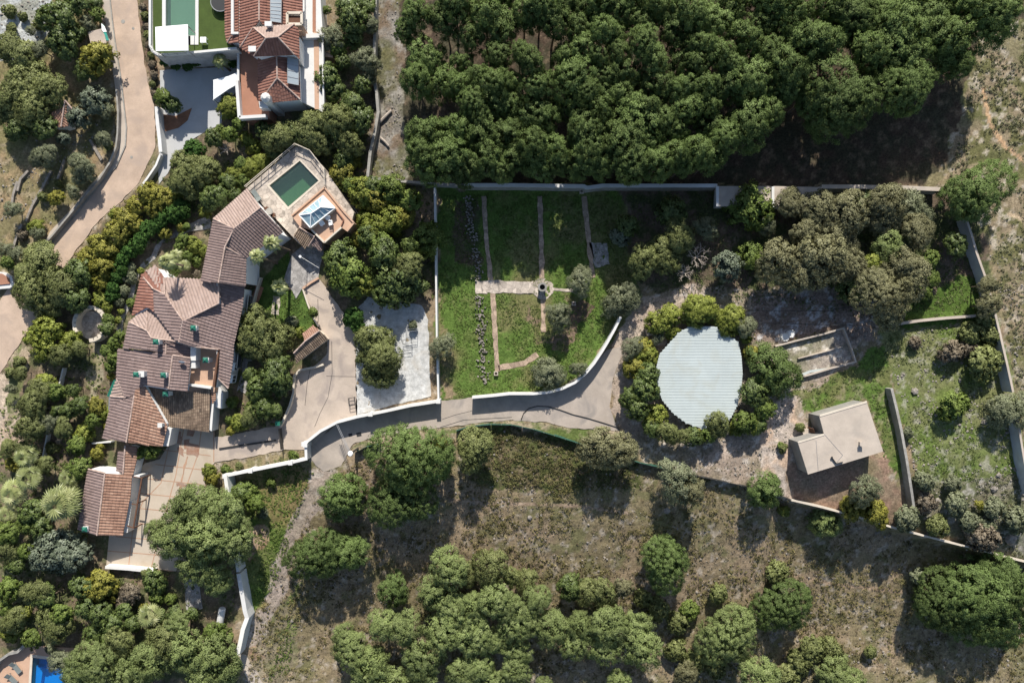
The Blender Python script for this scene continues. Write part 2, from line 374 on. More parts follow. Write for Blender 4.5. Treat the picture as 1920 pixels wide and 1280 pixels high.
def zone(px, c1, c2, lo=.42, hi=.58, nn=None, warp=True, k=1.0, wd=None, green=None, pale=None):
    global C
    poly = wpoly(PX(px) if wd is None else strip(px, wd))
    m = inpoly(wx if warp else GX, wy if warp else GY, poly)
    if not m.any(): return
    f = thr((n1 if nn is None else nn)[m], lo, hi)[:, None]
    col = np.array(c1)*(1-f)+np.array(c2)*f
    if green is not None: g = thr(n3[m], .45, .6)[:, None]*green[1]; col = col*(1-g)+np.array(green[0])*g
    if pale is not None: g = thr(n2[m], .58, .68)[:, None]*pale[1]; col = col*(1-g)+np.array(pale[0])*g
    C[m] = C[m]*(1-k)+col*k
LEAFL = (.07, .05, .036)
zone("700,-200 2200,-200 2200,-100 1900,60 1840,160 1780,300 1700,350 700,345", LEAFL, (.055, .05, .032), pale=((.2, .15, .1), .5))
zone("700,-80 758,-80 752,200 768,340 690,340 700,240 705,100", (.16, .12, .085), (.20, .18, .155), green=((.10, .10, .04), .8), pale=((.30, .28, .25), .5))
zone("-300,-200 190,-200 215,240 60,500 -300,620", (.26, .19, .11), (.17, .145, .075), green=((.11, .12, .045), .6), pale=((.36, .29, .2), .5))
zone("-300,-200 100,-200 95,60 60,110 -300,100", (.42, .43, .42), (.24, .24, .2), lo=.5, hi=.6)
zone("255,-100 290,-100 300,120 300,230 285,250 288,190 272,140", (.15, .10, .07), (.08, .07, .04))
zone("300,300 450,120 700,120 700,420 820,480 822,560 690,560 660,620 600,600 590,700 560,760 420,830 360,830 300,880 200,1070 440,1070 440,1300 -300,1400 -300,760 60,640 150,480 260,350", (.15, .115, .078), (.10, .105, .05), pale=((.28, .21, .14), .6))
zone("-300,700 20,700 40,760 35,840 -300,880", (.42, .34, .26), (.34, .26, .19)); zone("12,640 50,650 48,740 10,800", (.13, .14, .06), (.35, .28, .2))
zone("105,840 145,720", (.36, .29, .2), (.3, .24, .16), wd=10, warp=False); zone("181,830 178,640", (.3, .26, .18), (.2, .18, .1), wd=16)
GR1 = (.085, .135, .03); GR2 = (.135, .135, .055)
zone("480,560 495,520 540,470 560,520 585,560 600,610 570,640 540,620 480,620 465,590", GR1, (.05, .085, .02), warp=False)
zone("815,350 1165,350 1200,500 1195,600 1140,650 1100,700 1060,730 885,748 822,752", GR1, GR2, lo=.45, hi=.6, nn=n3, pale=((.20, .17, .085), .35))
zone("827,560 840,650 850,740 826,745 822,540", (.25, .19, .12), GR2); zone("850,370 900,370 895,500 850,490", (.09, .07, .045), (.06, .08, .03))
zone("985,555 1010,640 1100,600 1100,560 1060,545 1090,590 1060,660 1030,640", (.18, .13, .09), GR2)
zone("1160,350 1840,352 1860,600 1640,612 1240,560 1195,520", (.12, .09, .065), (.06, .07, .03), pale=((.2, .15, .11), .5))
zone("1690,540 1850,520 1860,600 1700,610", GR1, (.06, .1, .02))
zone("1160,800 1140,720 1175,620 1210,560 1300,535 1640,545 1650,600 1600,660 1520,760 1500,860 1485,945 1380,915 1240,875 1190,850", (.35, .28, .225), (.27, .215, .17), pale=((.47, .42, .37), .8), green=((.16, .145, .08), .5))
zone("1400,545 1640,560 1640,640 1420,640", (.24, .18, .145), (.16, .12, .095), pale=((.42, .4, .39), .9))
zone("1190,560 1175,600 1150,640 1165,700 1190,640 1215,600 1320,560", (.40, .33, .265), (.34, .27, .22))
zone("1455,645 1583,612 1607,680 1487,714", (.32, .27, .23), (.22, .2, .16), warp=False, pale=((.5, .46, .4), .9), green=((.15, .15, .07), .6))
zone("1480,740 1600,690 1680,620 1665,700 1680,800 1700,900 1660,860 1630,748 1515,780", GR1, (.125, .135, .05), nn=n1, pale=((.26, .22, .15), .5))
zone("1470,860 1660,850 1700,960 1680,985 1480,940", (.27, .18, .13), (.22, .165, .115), green=((.14, .13, .06), .5))
zone("1420,790 1480,730 1500,800 1480,870 1470,930 1430,905", (.42, .31, .23), (.40, .34, .29))
zone("1650,615 1870,600 1910,740 1930,870 1900,920 1730,910 1690,800", (.125, .15, .05), (.10, .14, .035), nn=n1, pale=((.34, .32, .27), .55), green=((.18, .165, .09), .5))
zone("1705,900 1930,890 2200,900 2200,1150 1860,1030 1720,985", (.19, .17, .12), (.115, .125, .06), pale=((.4, .37, .33), .7), green=((.2, .2, .18), .4))
zone("1840,60 2300,-100 2300,1000 1925,860 1890,620 1850,440 1770,330 1800,200", (.22, .175, .115), (.12, .115, .05), lo=.45, hi=.55, pale=((.40, .35, .28), .8), green=((.11, .12, .05), .4))
zone("1843,165 1856,230 1885,275 1925,305", (.44, .29, .17), (.38, .26, .16), wd=7, warp=False); zone("1890,400 1925,415", (.4, .3, .2), (.38, .3, .2), wd=8, warp=False)
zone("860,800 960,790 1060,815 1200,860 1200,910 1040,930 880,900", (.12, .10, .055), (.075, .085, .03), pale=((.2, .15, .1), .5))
zone("660,835 720,812 960,786 1150,806 1200,850 1100,832 960,796 860,806 700,842", (.32, .26, .18), (.10, .13, .04), nn=n1)
zone("435,905 560,868 590,885 570,950 540,1020 520,1110 480,1150 450,1120 440,1000", GR1, (.10, .12, .04), nn=n1, green=((.28, .17, .10), .5))
zone("455,990 500,985 495,1030 470,1060", (.34, .25, .17), (.26, .17, .1))
zone("592,872 625,878 612,920 600,960 560,1010 540,1080 520,1130 500,1200 470,1235 460,1205 485,1150 510,1080 530,1010 552,960 580,910", (.33, .27, .225), (.27, .225, .18), pale=((.4, .36, .31), .6))
zone("450,1225 520,1190 560,1290 500,1300", (.32, .20, .13), (.26, .22, .15)); zone("510,1150 560,1090 560,1230 530,1290 500,1250", (.14, .15, .06), (.2, .17, .11))
zone("625,890 700,850 720,960 640,1000 610,960", (.24, .18, .125), (.2, .155, .11))
zone("840,938 960,944 1080,948 1180,962", (.33, .25, .18), (.27, .2, .14), wd=5, warp=False); zone("1480,1075 1560,1095 1700,1110", (.33, .24, .16), (.3, .22, .15), wd=6, warp=False)

C = C*(.80+.40*n4)[..., None]
far = np.clip(np.maximum(np.abs(GX)-79, np.abs(GY)-53)/5, 0, 1)[..., None]; C = C*(1-far)+np.array((.13, .125, .065))*far
rel = (fbm(GX, GY, 1.4, 21, 4)-.5)*.34+(fbm(GX, GY, .5, 29, 2)-.5)*.12
Z = Z + np.where(pvm, -.12, np.minimum(rel, .2)*.8 - .03)
idx = np.arange(GX.size).reshape(sh)
F = np.stack([idx[:-1, :-1], idx[:-1, 1:], idx[1:, 1:], idx[1:, :-1]], -1).reshape(-1, 4)
# open the ground under the two pools that are sunk into it
POOLB = wpoly(PX("55,1228 140,1240 140,1400 44,1400"))
cx = (GX[:-1, :-1]+GX[1:, 1:])/2; cy = (GY[:-1, :-1]+GY[1:, 1:])/2
F = F[~inpoly(cx, cy, POOLB).ravel()]
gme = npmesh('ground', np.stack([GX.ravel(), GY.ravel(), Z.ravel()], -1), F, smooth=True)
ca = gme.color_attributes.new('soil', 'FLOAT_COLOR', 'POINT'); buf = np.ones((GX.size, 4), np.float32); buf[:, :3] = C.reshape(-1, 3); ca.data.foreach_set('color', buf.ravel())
gm = bpy.data.materials.new('ground_soil'); gm.use_nodes = True; t = gm.node_tree; b = t.nodes['Principled BSDF']; b.inputs['Roughness'].default_value = 1; b.inputs['Specular IOR Level'].default_value = .1
a = t.nodes.new('ShaderNodeAttribute'); a.attribute_name = 'soil'; g = t.nodes.new('ShaderNodeNewGeometry')
n = t.nodes.new('ShaderNodeTexNoise'); n.inputs['Scale'].default_value = 3.4; n.inputs['Detail'].default_value = 8; n.inputs['Roughness'].default_value = .75
t.links.new(g.outputs['Position'], n.inputs['Vector']); mp = t.nodes.new('ShaderNodeMapRange'); mp.inputs[1].default_value = .3; mp.inputs[2].default_value = .7; mp.inputs[3].default_value = .42; mp.inputs[4].default_value = 1.6
t.links.new(n.outputs['Fac'], mp.inputs[0]); sc = t.nodes.new('ShaderNodeVectorMath'); sc.operation = 'SCALE'; t.links.new(a.outputs['Color'], sc.inputs[0]); t.links.new(mp.outputs[0], sc.inputs['Scale']); t.links.new(sc.outputs[0], b.inputs['Base Color'])
bn = t.nodes.new('ShaderNodeBump'); bn.inputs['Strength'].default_value = .7; bn.inputs['Distance'].default_value = .12; t.links.new(n.outputs['Fac'], bn.inputs['Height']); t.links.new(bn.outputs[0], b.inputs['Normal'])
tag(link('ground', gme, gm), kind='structure')

# ------------------------------------------------------------------ paved sheets
for k, m_ in (('road', 'road'), ('driveway', 'drive'), ('lane', 'lane'), ('paved_court', 'court'), ('paved_forecourt', 'flag'), ('concrete_driveway', 'greyc')):
    tag(drape(k, PAVED[k], PAVEDZ[k], M[m_]), kind='structure')
for a_, wd, m_ in PATHS['garden_path']:
    tag(drape('garden_path', strip(a_, wd), .034 if wd > 20 else .03, M[m_]), kind='structure')
tag(drape('sidewalk', strip("193,-60 200,0 209,75 221,150 231,240 229,272 213,309 178,348 138,398 100,438 81,473", 12), .15, M['conc']), kind='structure')
tag(drape('kerb', strip("200,-60 207,0 216,75 228,150 238,240 236,273 219,312 183,352 143,402 106,442 88,474", 2.2), .17, M['stone']), kind='structure')
# brick strips that divide the court into panels
def line_on(px, wd, off, m_, name):
    return tag(drape(name, strip(px, wd), off, M[m_]), kind='structure')
for s_ in ("345,800 330,890 300,1000 283,1067", "378,803 372,850 352,905 345,950", "317,835 302,905 268,940 250,985 241,1064", "401,800 401,866"):
    line_on(s_, 1.8, .040, 'band', 'paving_band')
for i in range(9):
    y = 845+i*27; x0 = max(200, 318-(y-845)*.55-12); x1 = 395-(y-845)*.32
    line_on(f"{x0:.0f},{y-2} {x1:.0f},{y+9}", 1.6, .044, 'band', 'paving_band')
for k_, p_ in enumerate(("324,806 340,809 343,823 340,836 330,830", "347,829 372,833 371,857 350,852", "333,838 345,842 345,856 336,850", "352,806 366,808 362,818 350,816", "345,824 356,822 352,840 346,842")):
    tag(drape('rust_stain', PX(p_), .0475+.0006*k_, M['rust']), kind='structure')
line_on("352,855 345,880 340,905 336,935", 2.2, .0512, 'band', 'rust_stain'); line_on("331,908 340,906 348,912", 6, .052, 'rust', 'rust_stain')
for s_ in ("582,690 576,720 572,760", "622,640 623,700 615,745 600,775 590,800", "612,705 668,706", "596,560 597,600 594,620"):
    line_on(s_, .8, .036, 'dark', 'expansion_joint')
line_on("829,786 855,777 885,770", .8, .034, 'dark', 'expansion_joint')
line_on("825,801 870,787 960,782", 1.0, .0345, 'dark', 'expansion_joint')
# gravel yard
tag(drape('gravel_yard', PX("672,575 690,556 745,566 790,572 803,600 806,700 808,742 745,757 668,778 667,690 670,620"), .03, M['gravel']), kind='structure')
# well plaza and low turnings
tag(drape('garden_path', [(1018+21*math.cos(R(22.5+45*i)), 541+21*math.sin(R(22.5+45*i))) for i in range(8)], .040, M['pave']), kind='structure')
tag(drape('garden_path', strip("903,526 903,551", 22), .042, M['pave']), kind='structure')
tag(drape('garden_path', PX("1104,455 1138,456 1143,495 1116,502"), .03, M['flag']), kind='structure')
# footpaths beside the big house
tag(drape('footpath', strip("330,440 352,428 375,418 395,412", 14), .03, M['flag']), kind='structure')
tag(drape('footpath', strip("395,424 345,432 312,447 296,462 288,482 268,498 254,520 244,560 228,600 220,640", 9), .036, M['flag']), kind='structure')
tag(drape('footpath', strip("466,640 462,700 452,735", 16), .03, M['flag']), kind='structure')
tag(drape('footpath', strip("487,537 468,590", 16), .03, M['terrad']), kind='structure')
tag(drape('footpath', strip("519,555 516,590", 14), .03, M['pave']), kind='structure')
tag(drape('footpath', PX("448,1225 462,1228 500,1290 470,1300"), .05, M['conc']), kind='structure')
tag(drape('brick_bed', PX("301,214 330,218 360,203 352,226 335,240 310,247"), .09, M['brick']), kind='structure')
tag(drape('paved_patch', PX("345,1085 372,1080 380,1140 350,1150"), .05, M['flag']), kind='structure')
# ------------------------------------------------------------------ roofs: real barrel tiles laid down each slope
TP = .40      # spacing of tile rows
def fitplane(pts):
    A = np.array([(p.x, p.y, 1) for p in pts]); z = np.array([p.z for p in pts]); s_, *_ = np.linalg.lstsq(A, z, rcond=None)
    return s_
def face3(spec):
    pts = [P(*q) for q in PX(spec)]; a, b, c = fitplane(pts)
    q = [Vector((p.x, p.y, a*p.x+b*p.y+c)) for p in pts]
    area = sum(q[i].x*q[(i+1) % len(q)].y-q[(i+1) % len(q)].x*q[i].y for i in range(len(q)))
    if area < 0: q.reverse()
    return q, (a, b, c)
def tiles(mb, q, pl, seed=0, sp=TP, tl=.46, ov=0.06):
    a, b, c = pl; d = Vector((-a, -b)); sl = d.length
    d = d.normalized() if sl > .02 else Vector((0, -1)); ac = Vector((-d.y, d.x))
    U = [p.x*ac.x+p.y*ac.y for p in q]; Vv = [p.x*d.x+p.y*d.y for p in q]; n = len(q)
    rr = random.Random(int(sum(U)*100) % 99991)
    u = math.floor(min(U)/sp)*sp+sp*.5; h = .055; hw = sp*.40; rowt = 0
    while u < max(U):
        xs = []
        for i in range(n):
            j = (i+1) % n
            if (U[i] > u) != (U[j] > u): xs.append(Vv[i]+(Vv[j]-Vv[i])*(u-U[i])/(U[j]-U[i]))
        xs.sort()
        for v0, v1 in zip(xs[::2], xs[1::2]):
            v = v0; v1 += ov
            while v < v1-.05:
                e = min(v+tl, v1); t = min(1, max(0, .5+rr.gauss(0, .11)+.10*math.sin(v*.9+u*.5)))
                vs = []
                for vv, up in ((v, .0), (e, .035)):
                    for du, hh in ((-hw, .0), (-hw*.55, h*.8), (0, h), (hw*.55, h*.8), (hw, .0)):
                        x = ac.x*(u+du)+d.x*vv; y = ac.y*(u+du)+d.y*vv
                        vs.append((x, y, a*x+b*y+c+hh+up+.004))
                mb.add(vs, [(5, 6, 1, 0), (6, 7, 2, 1), (7, 8, 3, 2), (8, 9, 4, 3), (9, 8, 7, 6, 5)], t); v += tl
        u += sp
def ridge(mb, a, b, r=.10):
    a = P(*a); b = P(*b); d = b-a; L = d.length; n = max(1, int(L/.45)); x = Vector((-d.y, d.x, 0)).normalized()
    for i in range(n):
        p = a+d*(i/n); q = a+d*((i+1)/n); vs = []; t = min(1, max(0, .5+random.gauss(0, .18)))
        for pt, k in ((p, 1.0), (q, 1.12)):
            for an in (-80, -35, 0, 35, 80): vs.append(pt+x*math.sin(R(an))*r*k*1.1+Vector((0, 0, math.cos(R(an))*r*k-.0+.05)))
        mb.add(vs, [(0, 1, 6, 5), (1, 2, 7, 6), (2, 3, 8, 7), (3, 4, 9, 8), (5, 6, 7, 8, 9), (4, 3, 2, 1, 0)], t)
def block(root, faces, ridges, wall='villa', base=-.4, shrink=.35, th=.16, rm=None, sp=TP):
    """faces: {material key: [spec, ...]} -> one roof mesh per tile kind, ridge caps, and solid walls with gables below"""
    walls = MB(); allp = []; roofs = []
    fl = [(k, *face3(s_)) for k, L in faces.items() for s_ in L]
    for k, q, pl in fl: allp += q
    cx = sum(p.x for p in allp)/len(allp); cy = sum(p.y for p in allp)/len(allp)
    rad = max(1.5, sum(math.hypot(p.x-cx, p.y-cy) for p in allp)/len(allp)); f = 1-shrink/rad
    for k in faces:
        mb = MB()
        for kk, q, pl in fl:
            if kk != k: continue
            n = len(q); tr = tessellate_polygon([[Vector((p.x, p.y, 0)) for p in q]])
            fs = []
            for i, j, l in tr:
                nn = (q[j]-q[i]).cross(q[l]-q[i]).z; fs.append((i, j, l) if nn > 0 else (i, l, j))
            low = [p-Vector((0, 0, th)) for p in q]
            mb.add(q+low, fs+[tuple(x+n for x in reversed(tr_)) for tr_ in fs]+[(i, n+i, n+(i+1) % n, (i+1) % n) for i in range(n)], .36)
            tiles(mb, q, pl, sp=sp)
            s_ = [((p.x-cx)*f+cx, (p.y-cy)*f+cy) for p in q]
            walls.prism([s_], [pl[0]*x+pl[1]*y+pl[2]-th-.03 for x, y in s_], base)
        ro = mb.build('roof', M[k], root); roofs.append(ro)
    if ridges:
        for a_, b_ in ridges:
            mb = MB(); ridge(mb, a_, b_); mb.build('ridge_tiles', M[rm or 'ridge'], roofs[0])
    wo = walls.build('wall', M[wall], root)
    return roofs, wo
def fbox(root, name, px, z0, z1, m, parent=None):
    """upright solid standing on a pixel outline given at its top"""
    mb = MB(); mb.prism([[tuple(P(x, y, z1)[:2]) for x, y in (PX(px) if isinstance(px, str) else px)]], z1, z0, bot=True)
    return mb.build(name, M[m], parent or root)
def window(root, a, b, z0, z1, name='window', gl='glassw', fr='white', proud=.1):
    """framed window on the wall line between photo points a and b (given at sill height z0)"""
    A = P(a[0], a[1], z0); B = P(b[0], b[1], z0); B.z = A.z; d = (B-A).normalized(); n = Vector((d.y, -d.x, 0)); L = (B-A).length
    mb = MB(); up = Vector((0, 0, 1)); H = z1-z0
    for p, q in ((A, B), (A+up*H, B+up*H)): mb.beam(p+n*proud, q+n*proud, .09, .09)
    for k in (0, .5, 1): mb.beam(A+d*L*k+n*proud+up*.05, A+d*L*k+n*proud+up*(H-.05), .08, .08)
    wo = mb.build(name, M[fr], root)
    g_ = MB(); c_ = A+d*L/2+n*(proud-.05)+up*H/2; g_.box(c_, (L-.1, .03, H-.1), math.atan2(d.y, d.x)); g_.build('pane', M[gl], wo)
    return wo
def chimney(root, px, py, z0, z1, w_=.55, cap='green', body='white', l_=None):
    p = P(px, py, z1); mb = MB(); mb.box((p.x, p.y, (z0+z1)/2), (w_, l_ or w_, z1-z0)); mb.box((p.x, p.y, z1+.02), (w_+.16, (l_ or w_)+.16, .1))
    c_ = mb.build('chimney', M[body], root)
    if cap:
        k = MB(); l2 = (l_ or w_)
        for sx in (-1, 1):
            for sy in (-1, 1): k.box((p.x+sx*w_*.38, p.y+sy*l2*.38, z1+.2), (.07, .07, .28))
        e = w_*.62; e2 = l2*.62; zb = z1+.34
        k.add([(p.x-e, p.y-e2, zb), (p.x+e, p.y-e2, zb), (p.x+e, p.y+e2, zb), (p.x-e, p.y+e2, zb), (p.x, p.y, zb+.3), (p.x, p.y, zb-.05)],
              [(0, 1, 4), (1, 2, 4), (2, 3, 4), (3, 0, 4), (1, 0, 5), (2, 1, 5), (3, 2, 5), (0, 3, 5)])
        k.build('chimney_cap', M[cap], c_)
    return c_

# ---- the large tiled house
hs = empty('tiled_house', P(350, 640, 0), 'rambling white house under many brown and red tiled roofs with green-capped chimneys', 'house')
# north wing
block(hs, {'tile_sunlit': ["463,354,5.4 400,410,5.4 439,429,7.2 489,389,7.2"],
           'tile_brown': ["489,389,7.2 439,429,7.2 422,463,7.2 462,485,5.4 530,435,5.4", "400,410,5.4 377,527,5.4 410,530,7.2 422,463,7.2 439,429,7.2",
                          "422,463,7.2 410,530,7.2 460,537,5.4 462,485,5.4"]},
      [((489, 389, 7.2), (439, 429, 7.2)), ((400, 410, 5.4), (439, 429, 7.2)), ((439, 429, 7.2), (422, 463, 7.2)), ((422, 463, 7.2), (410, 530, 7.2)), ((422, 463, 7.2), (462, 485, 5.4))], sp=.38)
# middle wing
m1 = "308,520,4.3 382,524,4.3 397,524,4.9 413,527,5.5 410,569,5.9 344,602,5.9 309,552,4.7"
block(hs, {'tile_sunlit': [m1, "242,603,3.9 276,576,3.9 276,620,4.9", "276,576,3.9 290,583,3.9 329,638,5.0 313,636,5.0 284,633,5.0 276,620,4.9", "290,497,4.1 308,520,4.2 309,552,4.9 296,541,4.9 275,508,4.1"],
           'tile_brown': ["344,602,5.9 410,569,5.9 410,527,5.6 460,537,4.2 456,575,4.1 439,648,4.0 437,676,4.0 428,728,3.9 409,709,4.5 410,655,4.9 358,648,5.4 336,641,5.9",
                          "287,541,4.9 309,552,5.1 344,602,5.9 336,641,5.9 329,638,5.7 290,584,4.8",
                          "242,603,3.9 276,620,4.9 284,633,5.0 281,657,5.0 231,652,3.9", "284,633,5.0 312,640,4.7 311,663,4.7 281,657,5.0", "312,640,4.75 358,648,4.2 357,669,4.2 311,663,4.75"],
           'tile_red': ["266,516,4.0 287,541,4.9 290,584,4.8 276,576,4.4 247,592,3.9", "289,497,4.1 266,516,4.0 287,541,4.9 300,548,4.9 308,520,4.2"]},
      [((344, 602, 5.9), (410, 569, 5.9)), ((309, 552, 5.0), (344, 602, 5.9)), ((344, 602, 5.9), (336, 641, 5.9)), ((266, 516, 4.0), (287, 541, 4.9)), ((287, 541, 4.9), (309, 552, 5.0)), ((308, 520, 4.25), (309, 552, 4.9)),
       ((276, 576, 3.9), (276, 620, 4.9)), ((242, 603, 3.9), (276, 620, 4.9)), ((276, 620, 4.9), (284, 633, 5.0)), ((410, 530, 5.7), (410, 569, 5.9)), ((284, 633, 5.0), (336, 641, 5.3)), ((311, 663, 4.75), (312, 640, 4.75)),
       ((336, 641, 5.6), (358, 649, 5.3)), ((358, 649, 5.3), (410, 655, 5.0)), ((409, 709, 4.6), (428, 728, 4.0))], sp=.44)
# south wing
block(hs, {'tile_brown': ["221,653,3.5 324,666,5.2 316,729,5.2 270,722,4.6 254,731,4.4 251,741,4.2 236,745,3.8 219,710,3.5", "325,666,5.2 357,671,4.6 351,732,4.6 316,729,5.2",
                          "236,745,3.75 252,741,4.2 237,829,4.2 192,821,2.9 206,768,2.9", "207,743,2.9 236,745,3.7 206,768,2.9"],
           'tile_sunlit': ["219,710,3.4 207,743,2.9 236,745,3.75"],
           'tile_orange': ["254,731,4.3 270,722,4.2 313,799,3.3 305,837,3.1 237,829,4.2"]},
      [((324, 666, 5.2), (316, 729, 5.2)), ((252, 741, 4.25), (237, 829, 4.25)), ((207, 743, 2.95), (236, 745, 3.8)), ((219, 710, 3.5), (236, 745, 3.8)), ((324, 666, 5.2), (357, 671, 4.65))], sp=.44)
block(hs, {'tile_old': ["272,723,3.0 316,732,3.05 351,735,3.05 395,728,3.05 392,809,2.1 320,799,2.1 313,799,2.15"]}, [((270, 723, 3.6), (313, 799, 3.1))], sp=.30)
# sunken roof terrace with its parapets
mb = MB(); mb.prism([[tuple(P(x, y, 2.9)[:2]) for x, y in PX("353,640 412,648 402,735 348,735")]], 2.9, -.3); mb.build('terrace_floor', M['terra'], hs)
fbox(hs, 'parapet', "357,649 367,650 367,676 357,676", 2.9, 4.5, 'white'); fbox(hs, 'parapet', "357,676 366,677 367,690 357,690", 2.9, 4.3, 'white')
fbox(hs, 'parapet', "352,719 396,725 395,729 352,723", 2.9, 3.7, 'white'); fbox(hs, 'parapet', "408,655 411,655 402,726 398,725", 2.9, 4.9, 'wood')
fbox(hs, 'parapet', "411,656 415,656 406,726 402,725", 2.9, 4.3, 'white')
fbox(hs, 'side_wall', "405,708 418,737 416,766 404,763", -.3, 1.9, 'white'); fbox(hs, 'side_wall', "396,735 402,735 400,768 397,808 393,806", -.3, 2.2, 'white')
block(hs, {'tile_orange': ["396,736,3.0 404,735,2.6 405,748,2.6 398,757,3.0"]}, [], sp=.3)
fbox(hs, 'bay', "313,800 322,803 316,836 305,836", -.3, 2.5, 'white')
window(hs, (326, 806), (321, 829), .9, 2.3)
window(hs, (470, 466), (467, 500), 1.5, 3.2); window(hs, (474, 555), (470, 590), .8, 2.2); window(hs, (455, 660), (452, 690), .8, 2.2)
fbox(hs, 'bay', "462,482 472,484 470,497 461,495", 2.6, 3.6, 'white')
for a in ((364, 615, 4.3, 6.3), (294, 641, 4.2, 5.9), (257, 702, 3.6, 5.8), (308, 703, 4.4, 5.9), (312, 738, 2.4, 4.2), (387, 675, 2.9, 4.4)): chimney(hs, *a, w_=.62)
def wwin(root, A, B, t, zc, w_=1.1, h_=1.2, inset=.42, name='window'):
    """window set in the wall below the eave that runs from A to B (photo point + height)"""
    a = P(*A); b = P(*B); d = Vector((b.x-a.x, b.y-a.y, 0)).normalized(); n = Vector((d.y, -d.x, 0)); c = a+(b-a)*t-n*inset; r = math.atan2(d.y, d.x)
    fr = MB()
    for k in (-.5, 0, .5): fr.box((c.x+d.x*k*w_, c.y+d.y*k*w_, zc), (.09, .34, h_+.09), r)
    for k in (-.5, .5): fr.box((c.x, c.y, zc+k*h_), (w_-.1, .36, .08), r)
    f_ = fr.build(name, M['whitec'], root); g_ = MB(); g_.box((c.x, c.y, zc), (w_-.1, .28, h_-.1), r); g_.build('pane', M['glassw'], f_); return f_
# walls are met going clockwise seen from above, so each normal points outwards
for A_, B_, ts, z_ in (((392, 809, 2.1), (320, 799, 2.1), (.25, .7), 1.1), ((428, 728, 3.9), (437, 676, 4.0), (.3, .75), 1.7), ((439, 648, 4.0), (456, 575, 4.1), (.15, .45, .8), 1.8), ((462, 485, 5.4), (530, 435, 5.4), (.2, .5, .8), 3.6),
                        ((460, 537, 5.4), (462, 485, 5.4), (.3, .75), 2.2), ((400, 410, 5.4), (463, 354, 5.4), (.25, .6), 3.4)):
    A2, B2 = (A_, B_)
    a_, b2_ = P(*A_), P(*B_); mid = (a_+b2_)/2; n_ = Vector(((b2_-a_).y, -(b2_-a_).x, 0)).normalized(); cen = P(350, 640, 3) if A_[1] > 560 else P(445, 455, 3)
    if (mid-cen).dot(n_) < 0: A2, B2 = B_, A_
    for t_ in ts: wwin(hs, A2, B2, t_ if A2 == A_ else 1-t_, z_)
chimney(hs, 300, 797, 3.0, 4.2, w_=.5, cap=None); chimney(hs, 265, 701, 3.6, 5.5, w_=.7, cap=None)
mb = MB(); p = P(346, 679, 4.6)
mb.tube([p-Vector((0, 0, .6)), p+Vector((0, 0, .8))], .04); mb.add([p+Vector((.45*math.cos(i*.785), .15*math.sin(i*.785)+.1, .8+.42*math.sin(i*.785))) for i in range(8)]+[p+Vector((0, -.08, .75))], [(i, (i+1) % 8, 8) for i in range(8)])
mb.build('satellite_dish', M['whitec'], hs)
fbox(hs, 'gutter_awning', "213,712 219,711 206,744 200,742", 2.6, 2.72, 'green'); fbox(hs, 'gutter_awning', "204,744 207,745 205,768 203,768", 2.3, 2.72, 'metal')

# ---- garage and its link roof beside the court
ga = empty('garage', P(200, 950, 0), 'long low garage with gabled orange-brown tiled roof beside the paved court', 'garage')
block(ga, {'tile_brown': ["165,879,2.7 197,887,3.7 182,1003,3.7 146,992,2.7", "222,846,2.4 235,847,2.9 231,887,2.9 218,885,2.4"],
           'tile_orange': ["197,887,3.7 247,891,2.7 244,928,2.7 230,1004,2.7 182,1003,3.7", "235,832,2.9 257,838,2.4 256,860,2.4 249,892,2.4 231,888,2.9"]},
      [((197, 887, 3.7), (182, 1003, 3.7)), ((235, 835, 2.9), (231, 888, 2.9)), ((165, 879, 2.7), (197, 887, 3.7))], sp=.42)
fbox(ga, 'parapet', "170,879 222,885 224,889 197,888", -.3, 2.9, 'white')
mb = MB()
for a_, b_ in (((250, 893), (266, 896)), ((247, 944), (258, 946)), ((238, 985), (250, 989))): mb.beam(P(*a_, 2.3), P(*b_, 2.3), .12, .14)
mb.beam(P(266, 896, 2.4), P(250, 990, 2.4), .2, .16)
for q in ((266, 896), (258, 943), (250, 990)): p = P(*q, 2.4); mb.box((p.x, p.y, 1.15), (.14, .14, 2.3))
mb.build('pergola_beam', M['wood'], ga)
fbox(ga, 'side_wall', "243,939 248,940 239,998 232,997", -.3, 2.1, 'white'); fbox(ga, 'side_wall', "247,891 262,891 262,895 247,895", -.3, 2.3, 'white')
mb = MB(); mb.box(P(252, 918, 1.05), (.1, 3.4, 2.0), R(-8)); mb.build('garage_door', M['wood'], ga)
chimney(ga, 161, 991, 2.6, 3.6, w_=.6)

# ---- gate porch by the driveway
gp = empty('gate_porch', P(590, 650, 0), 'small open porch with lichen-brown tiled gable roof at the bend of the driveway', 'porch')
block(gp, {'tile_orange': ["567,626,2.6 587,610,2.6 599,620,3.3 572,640,3.3"], 'tile_old': ["572,640,3.3 599,620,3.3 615,635,2.5 555,681,2.5 551,660,2.8"]}, [((572, 640, 3.3), (599, 620, 3.3)), ((572, 640, 3.3), (551, 662, 3.0))], sp=.30, wall='cream')

# ---- hut by the pool terrace
hut = empty('pool_hut', P(580, 450, 0), 'small square pool hut with dark brown tiled hipped roof below the orange terrace', 'hut')
block(hut, {'tile_old': ["561,426,3.2 590,444,3.2 572,466,2.5 551,441,2.6"], 'tile_brown': ["590,443,3.2 605,451,2.5 602,472,2.4 583,458,2.7"]}, [((561, 426, 3.2), (590, 444, 3.2)), ((590, 444, 3.2), (578, 462, 2.7))], sp=.28, wall='cream')

